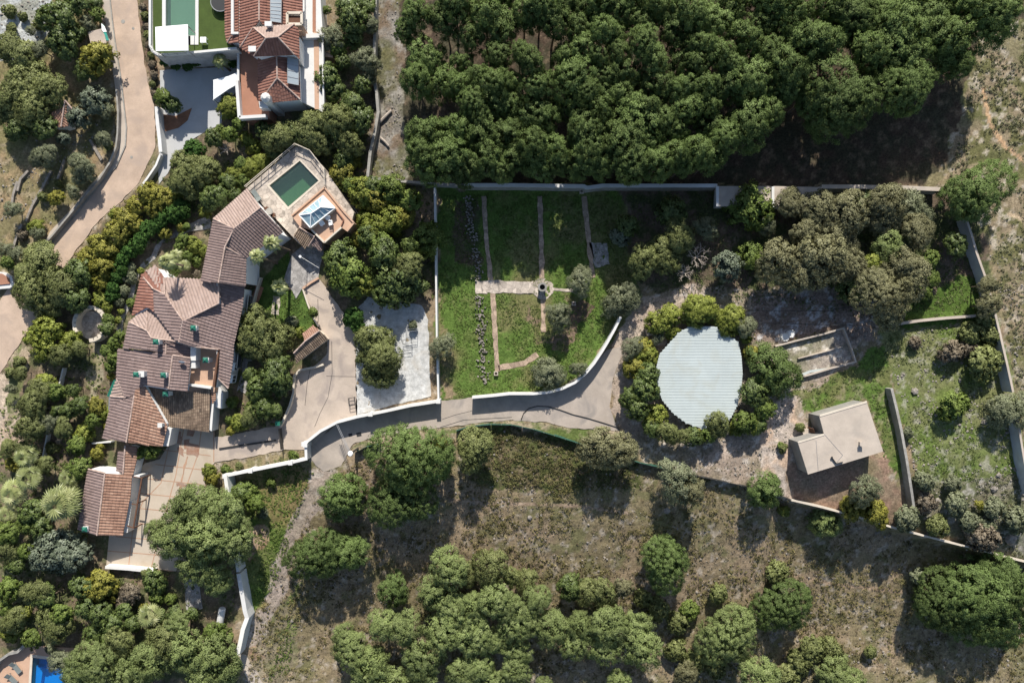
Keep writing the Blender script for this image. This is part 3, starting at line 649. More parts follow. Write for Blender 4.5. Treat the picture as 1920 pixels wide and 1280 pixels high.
# ---- pool terrace
TZ = 2.4
pt = empty('pool_terrace', P(550, 350, TZ), 'raised stone-paved terrace around the dark green rectangular pool', 'terrace')
outer = [tuple(P(x, y, TZ)[:2]) for x, y in PX("463,353 556,273 583,284 612,320 646,372 664,398 655,432 612,402 547,405 566,428 575,440 561,457")]
hole = [tuple(P(x, y, TZ)[:2]) for x, y in PX("505,348 562,302 597,339 540,388")]
mb = MB(); mb.prism([outer, hole], TZ, -.4, hole_depth=TZ-1.6); mb.build('paving', M['pave'], pt)
mb = MB(); mb.prism([hole], TZ-1.6, TZ-1.9); mb.build('pool_floor', M['pooli'], pt)
mb = MB(); mb.prism([[tuple(P(x, y, TZ+.03)[:2]) for x, y in PX("500,348 562,298 602,339 540,394")], [tuple(P(x, y, TZ+.03)[:2]) for x, y in PX("504.5,348 562,301.5 597.5,339 540,388.5")]], TZ+.03, TZ-.04); mb.build('pool_coping', M['cream'], pt)
o_ = tag(MB().build('pool_water', M['water_green']), 'flat dark green water filling the pool on the stone terrace', kind='structure')
mb = MB(); hb = [((x-sum(q[0] for q in hole)/4)*.999+sum(q[0] for q in hole)/4, (y-sum(q[1] for q in hole)/4)*.999+sum(q[1] for q in hole)/4) for x, y in hole]
mb.prism([hb], TZ-.22, TZ-.25, side=False); bpy.data.objects.remove(o_); o_ = tag(mb.build('pool_water', M['water_green']), kind='structure')
def railing(name, px, z0, h, label, step=1.3, m='cream', r=.045, rails=2, cat='railing', close=False):
    root = empty(name, P(*PX(px)[0], z0), label, cat); pts = [P(x, y, z0) for x, y in PX(px)]
    rl = MB()
    for a, b in zip(pts, pts[1:]):
        n = max(1, round((b-a).length/step))
        for i in range(n+1):
            if i == n and b is not pts[-1]: continue
            p = a+(b-a)*(i/n); po = MB(); po.box(p+Vector((0, 0, h/2)), (r*2, r*2, h)); po.build('post', M[m], root)
        for k in range(rails): z = Vector((0, 0, h*(1-k*.45))); rl.beam(a+z, b+z, r*1.6, r*1.6)
    rl.build('rail', M[m], root); return root
railing('railing', "464,352 557,273 584,285 611,320 612,350", TZ, 1.1, 'thin beige railing along the outer edges of the green pool terrace')
# orange tiled roof terrace and its glass lantern
ot = empty('garden_room', P(605, 400, 0), 'flat-roofed garden room with orange terracotta roof terrace next to the green pool', 'building')
mb = MB(); mb.prism([[tuple(P(x, y, 3.0)[:2]) for x, y in PX("609,352 547,405 562,425 585,432 609,456 641,427 651,434 664,418 645,397")]], 3.0, -.3); mb.build('roof_terrace', M['terra'], ot)
def curb(root, px, z, h, w_, m, name='parapet', close=False):
    mb = MB(); pts = [P(x, y, z) for x, y in PX(px)]
    if close: pts.append(pts[0])
    for a, b in zip(pts, pts[1:]): mb.beam(a+Vector((0, 0, h/2)), b+Vector((0, 0, h/2)), w_, h)
    return mb.build(name, M[m], root)
curb(ot, "547,405 609,352 645,397 664,418 651,434", 3.0, .22, .22, 'terra'); curb(ot, "585,431 609,455 641,427", 3.0, .35, .25, 'cream'); curb(ot, "628,390 645,412 640,424", 3.0, .3, .12, 'terrad')
sk = MB(); E = [P(606, 367, 4.1), P(628, 390, 4.1), P(582, 427, 4.1), P(561, 403, 4.1)]; T0 = P(601, 388, 4.9); T1 = P(583, 400, 4.9)
sk.add(E+[T0, T1], [(0, 4, 1), (1, 4, 5, 2), (2, 5, 3), (3, 5, 4, 0)]); lan = sk.build('skylight', M['skyg'], ot)
sk = MB(); sk.prism([[(e.x, e.y) for e in [E[i] for i in (0, 3, 2, 1)]]], 4.07, 3.0, top=False); sk.build('skylight_upstand', M['cream'], lan)
sk = MB(); up = Vector((0, 0, .04))
for a, b in ((T0, T1), (E[0], T0), (E[1], T0), (E[2], T1), (E[3], T1), (E[0], E[1]), (E[1], E[2]), (E[2], E[3]), (E[3], E[0])): sk.beam(a+up, b+up, .14, .1)
for k in (.2, .4, .6, .8):
    for s0, s1 in ((E[3], E[0]), (E[2], E[1])):
        b = s0+(s1-s0)*k; kk = min(1, max(0, (k-.28)/.44)); t_ = T1+(T0-T1)*kk; sk.beam(b+up, t_+up, .06, .06)
sk.add([E[0]+up*1.2, E[1]+up*1.2, T0+up*1.2], [(0, 2, 1)]); sk.build('glazing_bar', M['whitec'], lan)

# ---- white house with red roofs
nh = empty('white_villa', P(510, 100, 0), 'white villa with bright red hipped tile roofs and grey solar panels', 'house')
block(nh, {'tile_red': ["449,-20,6.2 485,-20,7.6 486,39,7.6 475,52,7.3 451,89,6.2 449,80,6.2", "487,-20,7.6 527,-20,6.6 528,46,6.6 509,46,7.1 492,46,7.5 487,38,7.6",
                        "422,-20,5.2 447,-20,5.9 447,80,5.9 426,81,5.2 422,62,5.2", "527,-20,6.5 567,-20,5.4 567,26,5.4 539,26,6.2 539,46,6.2 527,46,6.5"]},
      [((486, -20, 7.6), (486, 39, 7.6)), ((527, -20, 6.6), (528, 46, 6.6)), ((426, 81, 5.25), (434, 68, 5.6))], base=2.0, sp=.4)
block(nh, {'tile_sunlit': ["475,52,7.4 551,46,7.4 521,70,8.6 499,72,8.6"], 'tile_red': ["499,72,8.6 521,70,8.6 552,103,7.2 476,106,7.2", "475,52,7.4 499,72,8.6 476,106,7.2 450,90,6.3", "551,46,7.4 560,57,7.0 561,110,6.9 552,103,7.2 521,70,8.6"]},
      [((499, 72, 8.6), (521, 70, 8.6)), ((475, 52, 7.4), (499, 72, 8.6)), ((551, 46, 7.4), (521, 70, 8.6)), ((499, 72, 8.6), (476, 106, 7.2)), ((521, 70, 8.6), (552, 103, 7.2)), ((475, 52, 7.4), (450, 90, 6.3))], base=2.0, sp=.4)
block(nh, {'tile_red': ["484,107,5.2 519,105,6.4 520,147,6.4 495,183,5.3 486,190,5.0 484,150,5.0", "519,105,6.4 560,110,5.2 563,187,5.2 520,147,6.4", "520,147,6.4 563,187,5.2 506,192,5.2 495,183,5.3"]},
      [((519, 105, 6.4), (520, 147, 6.4)), ((520, 147, 6.4), (563, 187, 5.2)), ((520, 147, 6.4), (490, 188, 5.1))], base=-.3, sp=.4)
mb = MB(); mb.prism([[tuple(P(x, y, 3.2)[:2]) for x, y in PX("449,88 505,88 505,222 455,222")]], 3.2, -.3); mb.build('terrace_floor', M['terrad'], nh)
curb(nh, "448,155 453,224 502,221", 3.2, .9, .45, 'white'); curb(nh, "448,92 448,155", 3.2, .3, .3, 'white')
mb = MB(); a = P(495, 183, 6.6); b_ = P(502, 188, 6.6); mb.box((a.x+.2, a.y, 3.1), (1.0, .9, 7.0)); mb.tube([(a.x+.2, a.y, 6.6), (a.x+.2, a.y, 7.0)], [.7, .3], n=10); mb.build('chimney', M['white'], nh)
chimney(nh, 473, 92, 6.2, 7.6, w_=.9, cap=None, l_=.6); chimney(nh, 503, 45, 7.1, 8.4, w_=.8, cap=None, l_=.5)
fbox(nh, 'bay', "485,190 500,190 503,203 487,203", 3.2, 4.5, 'white')
mb = MB(); mb.prism([[tuple(P(x, y, 3.0)[:2]) for x, y in PX("563,-20 600,-20 605,60 605,210 563,190")]], 3.0, -.3); mb.build('flat_roof', M['white'], nh)
fbox(nh, 'terrace_floor', "588,60 598,60 598,205 590,205", 3.0, 3.06, 'terra'); fbox(nh, 'terrace_floor', "586,-20 592,-20 592,60 586,60", 3.0, 3.07, 'terrad')
fbox(nh, 'parapet', "566,64 608,62 608,70 566,72", 3.0, 3.8, 'white'); fbox(nh, 'parapet', "567,-20 571,-20 571,64 567,64", 3.0, 3.7, 'white'); fbox(nh, 'parapet', "603,70 606,70 608,205 605,208", 3.0, 3.6, 'white')
fbox(nh, 'parapet', "433,-20 438,-20 438,60 447,60 447,64 433,64", 5.0, 6.1, 'white'); fbox(nh, 'terrace_floor', "438,-20 447,-20 447,60 438,60", 5.0, 5.7, 'terra')
fbox(nh, 'terrace_floor', "605,80 622,82 624,108 605,106", -.3, 2.4, 'terra'); fbox(nh, 'terrace_floor', "555,46 567,47 566,58 555,58", 3, 5.6, 'terra')
mb = MB(); pts = [P(x, y, 6.3) for x, y in PX("539,25 566,25 566,46 539,46")]
for i in range(4): mb.beam(pts[i], pts[(i+1) % 4], .35, .3)
mb.build('roof_frame', M['cream'], nh); fbox(nh, 'roof_window', "540,30 565,30 565,44 540,44", 5.8, 6.15, 'wood')
def solar(name_parent, quad, n):
    c = [P(*q) for q in quad]; mb = MB(); fr = MB()
    mb.add(c+[p-Vector((0, 0, .08)) for p in c], [(3, 2, 1, 0), (4, 5, 6, 7), (0, 1, 5, 4), (1, 2, 6, 5), (2, 3, 7, 6), (3, 0, 4, 7)])
    o = mb.build('solar_panel', M['panel'], name_parent); u = Vector((0, 0, .03))
    for i in range(n+1): k = i/n; fr.beam(c[0]+(c[3]-c[0])*k+u, c[1]+(c[2]-c[1])*k+u, .05, .04)
    fr.beam(c[0]+u, c[3]+u, .05, .04); fr.beam(c[1]+u, c[2]+u, .05, .04); fr.build('frame', M['metal'], o)
solar(nh, ((507, -15, 7.7), (528, -15, 7.2), (527, 43, 7.3), (507, 40, 7.8)), 8); solar(nh, ((539, 107, 6.3), (560, 112, 5.8), (560, 160, 5.8), (539, 156, 6.3)), 4)
window(nh, (600, 120), (600, 140), .9, 2.2)
# turf terrace with pool
LZ = 4.4
lt = empty('lawn_terrace', P(360, 50, LZ), 'raised terrace of vivid artificial turf walled in white with a long pale green pool', 'terrace')
mb = MB(); pool = [tuple(P(x, y, LZ)[:2]) for x, y in PX("311,-60 366,-60 366,67 311,67")]
mb.prism([[tuple(P(x, y, LZ)[:2]) for x, y in PX("284,-60 432,-60 432,60 428,83 447,92 447,95 300,107 290,103 285,92")], pool], LZ, -.3, hole_depth=LZ-1.4); mb.build('retaining_wall', M['retain'], lt)
mb = MB(); mb.prism([[tuple(P(x, y, LZ+.05)[:2]) for x, y in PX("286,-60 430,-60 430,60 428,83 445,90 300,103 287,92")], [tuple(P(x, y, LZ+.05)[:2]) for x, y in PX("304,-60 372,-60 372,84 357,84 357,67 304,67")]], LZ+.05, LZ+.01); mb.build('turf', M['turf'], lt)
curb(lt, "284,-60 284,88 289,99 301,105 372,100 446,93", LZ, .45, .32, 'white')
mb = MB(); mb.prism([[tuple(P(x, y, LZ+.12)[:2]) for x, y in PX("304,-60 372,-60 372,84 357,84 357,67 304,67")], [tuple(P(x, y, LZ+.12)[:2]) for x, y in PX("310.5,-60 366.5,-60 366.5,67.5 310.5,67.5")]], LZ+.12, LZ-.05); mb.build('pool_coping', M['white'], lt)
mb = MB(); mb.prism([pool], LZ-1.4, LZ-1.8); mb.build('pool_floor', M['poolt'], lt)
mb = MB(); mb.prism([[(x, y) for x, y in pool]], LZ-.2, LZ-.23, side=False); tag(mb.build('pool_water', M['water_teal']), kind='structure')
railing('railing', "285,92 290,101 302,106 350,102 358,94", LZ+.45, .8, 'low glass-edged metal railing at the curved corner of the turf terrace', m='metal', r=.02)
cp = empty('parasol_canopy', P(322, 72, LZ), 'big square white shade canopy over the end of the villa pool', 'canopy')
q = [P(291, 51, LZ+2.5), P(352, 46, LZ+2.5), P(353, 95, LZ+2.5), P(292, 96, LZ+2.5)]; c_ = sum(q, Vector())/4+Vector((0, 0, .25)); mb = MB()
mb.add(q+[p-Vector((0, 0, .12)) for p in q]+[c_], [(1, 0, 8), (2, 1, 8), (3, 2, 8), (0, 3, 8), (4, 5, 6, 7), (0, 1, 5, 4), (1, 2, 6, 5), (2, 3, 7, 6), (3, 0, 4, 7)]); mb.build('canopy', M['whitec'], cp)
for p in q: mb = MB(); d = (c_-p)*.06; mb.box((p.x+d.x, p.y+d.y, LZ+1.2), (.1, .1, 2.4)); mb.build('post', M['metal'], cp)
tb = empty('garden_table', P(381, 75, LZ), 'small square white table on the turf beside the pool', 'table')
mb = MB(); p = P(381, 75, LZ+.72); mb.box(p, (.85, .8, .06)); mb.build('tabletop', M['whitec'], tb)
for sx in (-1, 1):
    for sy in (-1, 1): mb = MB(); mb.box((p.x+sx*.36, p.y+sy*.34, LZ+.37), (.06, .06, .64)); mb.build('leg', M['whitec'], tb)
tr_ = empty('round_trampoline', P(412, 8, LZ), 'round dark trampoline with pale rim standing on the turf at the top edge', 'trampoline')
p = P(413, 4, LZ+.7); mb = MB(); mb.tube([(p.x, p.y, LZ+.66), (p.x, p.y, LZ+.7)], 1.25, n=24); mb.build('jumping_mat', M['dark'], tr_)
mb = MB(); ring = [(p.x+1.35*math.cos(i*.2618), p.y+1.35*math.sin(i*.2618), LZ+.72) for i in range(25)]; mb.tube(ring, .07, n=6, cap=False)
for i in range(0, 24, 4): mb.tube([ring[i], (ring[i][0], ring[i][1], LZ+.05)], .03, n=5)
mb.build('frame', M['metal'], tr_)
wc = empty('white_awning', P(425, 165, 0), 'pointed white awning over the villa entrance above the shaded drive', 'awning')
q = [P(400, 150, 2.6), P(428, 143, 3.0), P(449, 134, 3.0), P(449, 156, 2.8), P(429, 167, 2.8), P(400, 187, 2.5)]; mb = MB()
mb.add(q+[p-Vector((0, 0, .1)) for p in q], [(5, 4, 1, 0), (4, 3, 2, 1), (6, 7, 10, 11), (7, 8, 9, 10)]+[(i, (i+1) % 6, 6+(i+1) % 6, 6+i) for i in range(6)]); mb.build('canopy', M['whitec'], wc)
for p in (q[0], q[5], q[3]): mb = MB(); mb.box((p.x, p.y, p.z/2), (.12, .12, p.z-.05)); mb.build('post', M['white'], wc)

# ---- flat concrete outbuilding
cb = empty('concrete_outbuilding', P(1570, 820, 0), 'flat-roofed L-shaped bare concrete outbuilding on reddish dirt', 'outbuilding')
RP = "1536,779 1625,753 1656,846 1515,889 1496,829 1545,813"
BZ = 3.6
mb = MB(); mb.prism([[tuple(P(x, y, BZ)[:2]) for x, y in PX(RP)]], BZ, BZ-.25, bot=True); mb.build('roof', M['conc'], cb)
c0 = P(1575, 820, BZ); mb = MB(); mb.prism([[((P(x, y, BZ).x-c0.x)*.985+c0.x, (P(x, y, BZ).y-c0.y)*.985+c0.y) for x, y in PX(RP)]], BZ-.26, -.6, top=False); mb.build('wall', M['blockw'], cb)
curb(cb, "1537,779 1625,753", BZ, .07, .3, 'cream'); curb(cb, "1496,829 1545,814", BZ, .07, .25, 'cream')
for a, b in (("1545,813", "1580,853"), ("1530,825", "1534,882"), ("1580,853", "1568,868")): mb = MB(); mb.beam(P(*PX(a)[0], BZ+.01), P(*PX(b)[0], BZ+.01), .05, .03); mb.build('cable', M['metal'], cb)
p = P(1617, 832, BZ+.7); mb = MB(); mb.box((p.x, p.y, BZ+.3), (.45, .45, .6)); mb.box((p.x, p.y, BZ+.66), (.7, .6, .1)); mb.build('vent', M['conc'], cb)
p = P(1561, 862, BZ+.3); mb = MB(); mb.beam(P(1560, 858, BZ+.15), P(1568, 869, BZ+.15), .12, .25); mb.beam(P(1568, 869, BZ+.1), P(1580, 866, BZ+.1), .12, .2); mb.tube([P(1560, 857, BZ), P(1560, 857, BZ+.35)], .14); mb.build('pipe', M['dark'], cb)
window(cb, (1500, 870), (1494, 845), 1.0, 2.0, fr='metal'); mb = MB(); mb.box(P(1522, 808, 1.0), (.1, 1.0, 2.0), R(18)); mb.build('door', M['wood'], cb)
fbox(cb, 'step', "1503,806 1530,800 1532,812 1508,819", -.2, .35, 'conc')

# ---- round water tank under a corrugated roof
tk = empty('water_tank', P(1312, 706, 0), 'round water reservoir covered by pale corrugated sheet roofing and ringed by bushes', 'reservoir')
ck = PX("1302,611 1340,612 1362,628 1384,640 1390,670 1392,700 1389,732 1382,760 1370,784 1347,801 1315,803 1287,793 1262,774 1242,750 1232,722 1230,692 1237,664 1254,645 1270,626 1284,617")
KZ = 1.8; cw = [tuple(P(x, y, KZ)[:2]) for x, y in ck]
mb = MB(); mb.prism([cw], KZ-.06, KZ-.16, bot=True)
Xs = [p[0] for p in cw]; Ys = [p[1] for p in cw]; y = min(Ys)+.05; n = len(cw); k = 0
while y < max(Ys)-.02:
    xs = sorted(cw[i][0]+(cw[(i+1) % n][0]-cw[i][0])*(y-cw[i][1])/(cw[(i+1) % n][1]-cw[i][1]) for i in range(n) if (cw[i][1] > y) != (cw[(i+1) % n][1] > y))
    for a, b in zip(xs[::2], xs[1::2]):
        seg = [a]+[x for x in (P(1255, 0, KZ).x, P(1303, 0, KZ).x, P(1355, 0, KZ).x) if a < x < b]+[b]
        for si, (s0, s1) in enumerate(zip(seg, seg[1:])):
            s0 += .0; z = KZ-.05+(.015 if (si % 2) else 0)
            mb.add([(s0, y-.2, z), (s0, y-.05, z+.016), (s0, y+.05, z+.016), (s0, y+.2, z), (s1+.05, y-.2, z), (s1+.05, y-.05, z+.016), (s1+.05, y+.05, z+.016), (s1+.05, y+.2, z)],
                   [(0, 4, 5, 1), (1, 5, 6, 2), (2, 6, 7, 3), (0, 1, 2, 3), (7, 6, 5, 4)], .5)
    y += .42; k += 1
mb.build('roof', M['sheet'], tk)
cx_ = sum(Xs)/n; cy_ = sum(Ys)/n
mb = MB(); mb.prism([[((x-cx_)*.97+cx_, (y_-cy_)*.97+cy_) for x, y_ in cw]], KZ-.17, -.5, top=False); mb.build('wall', M['conc'], tk)
fbox(None, 'concrete_post', "1210,612 1221,612 1225,628 1214,630", -.2, 1.0, 'conc'); tag(bpy.data.objects['concrete_post'], 'short concrete block post beside the track left of the round tank', 'post')

# ---- platforms built against the long wall
for i, (px_, lab, lz) in enumerate((("1346,349 1445,349 1445,386 1344,387", 'low flat-roofed store against the long wall, left of the pair', 'a'), ("1450,349 1541,351 1541,388 1448,388", 'low flat-roofed store against the long wall, right of the pair', 'b'))):
    s_ = empty('wall_store', P(1395+i*95, 368, 0), lab, 'store'); s_['group'] = 'stores against the long wall'
    fbox(s_, 'roof', px_, 2.2, 2.4, 'conc'); pp = PX(px_); c_ = (sum(x for x, y in pp)/4, sum(y for x, y in pp)/4)
    fbox(s_, 'wall', [((x-c_[0])*.96+c_[0], (y-c_[1])*.93+c_[1]) for x, y in pp], -.3, 2.18, 'white')
    fbox(s_, 'parapet', [(pp[3][0]-1, pp[3][1]-38), (pp[3][0]+4, pp[3][1]-38), (pp[3][0]+4, pp[3][1]), (pp[3][0]-1, pp[3][1])], 2.3, 2.75, 'white')
    window(s_, (pp[3][0]-1, 380), (pp[3][0]-1, 370), 1.0, 1.8)

# ---- small roofs on the left
gz_ = empty('garden_gazebo', G(112, 215), 'little orange-tiled garden hut half hidden under trees left of the road', 'hut')
block(gz_, {'tile_orange': ["122,188,2.6 128,236,2.0 112,240,2.2", "122,188,2.6 88,222,2.0 90,238,2.0 118,238,2.1"]}, [((122, 188, 2.65), (115, 238, 2.2)), ((122, 188, 2.65), (136, 205, 2.3))], base=-1.5, sp=.32)
sh_ = empty('roadside_shed', G(178, 65), 'small flat beige roadside shed with a teal and white awning', 'shed')
fbox(sh_, 'roof', "165,60 190,54 196,66 200,82 170,82", 1.9, 2.1, 'drive'); fbox(sh_, 'wall', "167,62 189,56 195,68 198,80 172,80", -1.6, 1.88, 'cream')
fbox(sh_, 'awning', "190,44 195,48 204,76 194,76", 1.95, 2.05, 'teal'); fbox(sh_, 'awning', "190,44 196,50 200,60 191,60", 2.06, 2.1, 'whitec')
fl_ = empty('far_house', G(0, 520, 0), 'corner of a white villa with curved wall at the left edge of the photo', 'house')
fbox(fl_, 'wall', "-40,505 5,510 22,518 26,535 18,540 -40,545", -2, .6, 'white'); fbox(fl_, 'roof', "-40,508 3,513 16,521 18,532 -40,538", .55, .75, 'terrad')
kw = empty('white_car_canopy', G(345, 2), 'white car roof canopy', 'canopy'); bpy.data.objects.remove(kw)
# ------------------------------------------------------------------ garden and boundary walls (photo line at the top of the wall)
def wall(name, px, h, th, m, label, cat='wall', cope=None, piers=0, ch=.10, sub=2.0, dp=.35):
    root = empty(name, G(*PX(px)[0], 0), label, cat)
    ptsp = PX(px); pts = []; hs_ = []
    for i, (a, b) in enumerate(zip(ptsp, ptsp[1:])):
        n = max(1, int(math.hypot(b[0]-a[0], b[1]-a[1])*S/sub))
        for k in range(n): pts.append((a[0]+(b[0]-a[0])*k/n, a[1]+(b[1]-a[1])*k/n))
    pts.append(ptsp[-1]); tops = [G(x, y, h) for x, y in pts]
    def sweep(w_, z0, z1, absbot=False):
        mb = MB(); L = []; n = len(tops)
        for i, p in enumerate(tops):
            a = tops[max(i-1, 0)]; b = tops[min(i+1, n-1)]; d1 = Vector((p.x-a.x, p.y-a.y)); d2 = Vector((b.x-p.x, b.y-p.y))
            d1 = d1.normalized() if d1.length > 1e-5 else d2.normalized(); d2 = d2.normalized() if d2.length > 1e-5 else d1
            d = (d1+d2).normalized(); nn = Vector((-d.y, d.x)); k = w_/2/max(.5, nn.dot(Vector((-d1.y, d1.x))))
            zb = p.z-h-dp if absbot else p.z+z0
            L += [(p.x+nn.x*k, p.y+nn.y*k, zb), (p.x+nn.x*k, p.y+nn.y*k, p.z+z1), (p.x-nn.x*k, p.y-nn.y*k, p.z+z1), (p.x-nn.x*k, p.y-nn.y*k, zb)]
        fs = []
        for i in range(n-1):
            o = i*4
            for k in range(4): fs.append((o+k, o+(k+1) % 4, o+4+(k+1) % 4, o+4+k))
        fs += [(3, 2, 1, 0), tuple((n-1)*4+k for k in range(4))]; mb.add(L, fs); return mb
    bd = sweep(th, 0, -ch if cope else 0, True).build('wall_body', M[m], root)
    if cope: sweep(th+.08, -ch, 0).build('coping', M[cope], root)
    if piers:
        d = 0; last = tops[0]; k = 0; tot = 0
        for i, p in enumerate(tops):
            tot += (p-last).length; last = p
            if i == 0 or tot > piers or i == len(tops)-1:
                mb = MB(); mb.box((p.x, p.y, p.z-h/2), (th+.22, th+.22, h+.3)); mb.box((p.x, p.y, p.z+.2), (th+.32, th+.32, .1)); mb.build('pier', M[m], root); tot = 0
    return root
wall('garden_wall', "704,-20 703,50 701,105 698,138 706,175 709,210 703,246 694,285 689,332", 1.5, .42, 'stone', 'winding pale stone wall between the villas and the pine forest')
wall('garden_wall', "689,333 720,336 760,340 812,345 870,347", 1.2, .4, 'stone', 'low stone wall running east from the winding wall under the hedges')
wall('boundary_wall', "870,347 960,347 1095,349 1100,352 1130,348 1345,348", 2.4, .45, 'stone', 'long straight boundary wall shaded by the forest above the lawn', cope='white')
wall('boundary_wall', "1541,350 1600,350 1700,352 1768,355", 2.4, .5, 'stone', 'right end of the long boundary wall, between the stores and the corner pine', cope='conc')
wall('garden_wall', "815,352 816,420 817,480 818,560 819,640 822,749", 1.5, .26, 'white', 'straight white wall down the left side of the lawn')
wall('roadside_wall', "885,745 920,742 955,738 1000,738 1030,735 1055,728 1078,717 1098,700 1114,681 1128,660 1140,640 1152,618 1164,594", 1.9, .28, 'white', 'white wall curving along the lane below the lawn', cope='white')
wall('roadside_wall', "570,832 600,808 632,791 670,781 720,771 770,760 822,752", 1.9, .32, 'white', 'white wall with piers between the gravel yard and the lane', cope='white', piers=9)
wall('garden_wall', "573,834 574,860 545,867 500,876 470,882 422,892", 2.2, .3, 'white', 'white wall turning a corner beside the driveway above the grassy bank', cope='white', piers=4.2)
wall('garden_wall', "422,892 425,912 430,940 434,965", 2.6, .5, 'white', 'short white wall running down from the corner by the tall pines')
wall('garden_wall', "434,968 437,1000 441,1040 446,1072", 2.4, .4, 'white', 'stretch of white wall hidden under the tall pines by the grassy bank')
wall('garden_wall', "447,1075 453,1110 459,1145 463,1158 455,1180 450,1205 445,1228", 2.2, .6, 'white', 'angled white wall beside the dirt track at the bottom')
wall('boundary_wall', "1812,410 1822,440 1832,475 1848,520 1862,570 1874,620 1888,680 1900,735", 2.1, .24, 'mesh_w', 'long tall grey wall descending along the right side', cope='conc')
wall('boundary_wall', "1908,775 1914,820 1922,870 1935,930", 2.0, .22, 'mesh_w', 'lower end of the grey wall beyond the olive at the right edge', cope='conc')
wall('terrace_wall', "1648,612 1685,607 1725,601 1775,596 1830,592", 1.0, .4, 'conc', 'low sunlit wall above the rocky meadow')
wall('terrace_wall', "1672,728 1680,760 1690,805 1700,860 1707,905 1716,965", 1.5, .38, 'stone', 'old rough stone wall between the outbuilding and the meadow')
wall('boundary_wall', "1484,937 1540,950 1600,966 1680,990 1760,1011 1840,1031 1900,1047 1960,1062", 1.1, .2, 'conc', 'thin pale wall running diagonally to the lower right edge', cope='cream', dp=3.4)
wall('garden_wall', "606,683 590,688 561,694 551,705 550,735 543,760 530,790 524,800", .7, .3, 'cream', 'low curved kerb wall between the planted bed and the driveway')
wall('garden_wall', "293,200 295,230 299,262 301,285", 1.6, .5, 'white', 'short thick white wall between the road and the villa drive')
wall('garden_wall', "300,290 292,310 275,335 258,358", 1.0, .3, 'white', 'low white wall sloping down beside the road above the yellow shrubs')
wall('roadside_wall', "218,168 221,210 220,250 217,275 205,305 186,335 160,365 130,402 100,438 72,470", .9, .25, 'stone', 'low grey wall along the left edge of the road')
wall('garden_wall', "197,1063 240,1066 287,1071", 1.2, .35, 'white', 'white wall closing the bottom end of the paved court', cope='white')
wall('garden_wall', "24,1046 40,1043 54,1042", 1.0, .3, 'white', 'tiny stretch of white wall left of the blue-grey tree')
wall('garden_wall', "487,715 520,707 560,696 600,679 606,676 583,616 560,625", .35, .18, 'conc', 'x') if False else None
wall('planter_frame', "1454,649 1500,637 1545,626 1582,615 1595,648 1605,678 1560,690 1520,702 1487,711", .6, .22, 'conc', 'long rectangular concrete planting bed frame beside the round tank', cat='planting bed')
wall('planter_frame', "1497,672 1540,661 1580,650", .45, .12, 'conc', 'thin inner divider of the concrete planting bed', cat='planting bed')
wall('drainage_pipe', "1497,706 1520,696 1554,692", .25, .35, 'sheet', 'grey trough lying in the rectangular concrete planting bed', cat='trough')
wall('garden_wall', "532,525 548,545 556,560 562,540 548,535", .3, .2, 'cream', 'x') if False else None
wall('garden_wall', "567,540 577,570 588,597 597,612", .3, .22, 'cream', 'low cream kerb edging the ivy bed at the top of the driveway')
wall('garden_wall', "567,541 582,530 597,521", .35, .3, 'terra', 'low orange tiled sill across the top of the driveway')
wall('garden_wall', "488,520 480,545 472,575 467,590", .8, .22, 'cream', 'pale wall between the big house and the sloping lawn')
wall('garden_wall', "118,690 112,715 105,740", .8, .2, 'white', 'narrow white wall under the trees west of the big house')
wall('garden_wall', "88,815 82,845 76,870", .8, .2, 'white', 'narrow grey-white wall among the fan palms')
wall('garden_wall', "172,831 195,829 208,828", .9, .2, 'white', 'short white wall touching the corner of the big house')
wall('garden_wall', "645,398 662,415 676,440 682,425 676,408 662,388 640,360", .5, .15, 'stone', 'curved stone wall right of the orange roof terrace')
wall('garden_wall', "-20,1262 -5,1240 15,1226 32,1222 46,1208", 1.3, .35, 'stone', 'curved stone wall behind the two sun loungers')
# drystone terrace walls in the left garden
for i, (px_, lab) in enumerate((("32,340 24,365 20,400", 'left'), ("52,320 38,335 32,358", 'upper'), ("95,320 80,350 60,385 48,415", 'middle'), ("40,420 30,445 24,465", 'lower'), ("120,300 108,335 104,348", 'right'), ("168,262 178,280 190,300", 'roadside'))):
    wall('drystone_wall', px_, .35, .35, 'rockm', f'low drystone terrace wall in the olive garden, {lab} one', cat='wall')
# round viewing patio
vp = empty('round_patio', P(172, 608, 0), 'round gravel patio with curved stone bench wall left of the big house', 'patio')
z_ = gzf(P(172, 610, 0).x, P(172, 610, 0).y); mb = MB(); mb.prism([[tuple(P(172+25*math.cos(i*.3142), 610+27*math.sin(i*.3142), .1)[:2]) for i in range(20)]], .12, -1); mb.build('floor_disc', M['pave'], vp)
mb = MB(); ringp = []
for i in range(19):
    a = R(150+i*(300/18.0)); ringp.append((172+29*math.cos(a), 607+31*math.sin(a)))
for a, b in zip(ringp, ringp[1:]): A = P(*a, .9); B = P(*b, .9); A.z = B.z = .5; mb.beam(A, B+(B-A)*.08, .55, 1.9)
mb.build('bench_wall', M['cream'], vp)
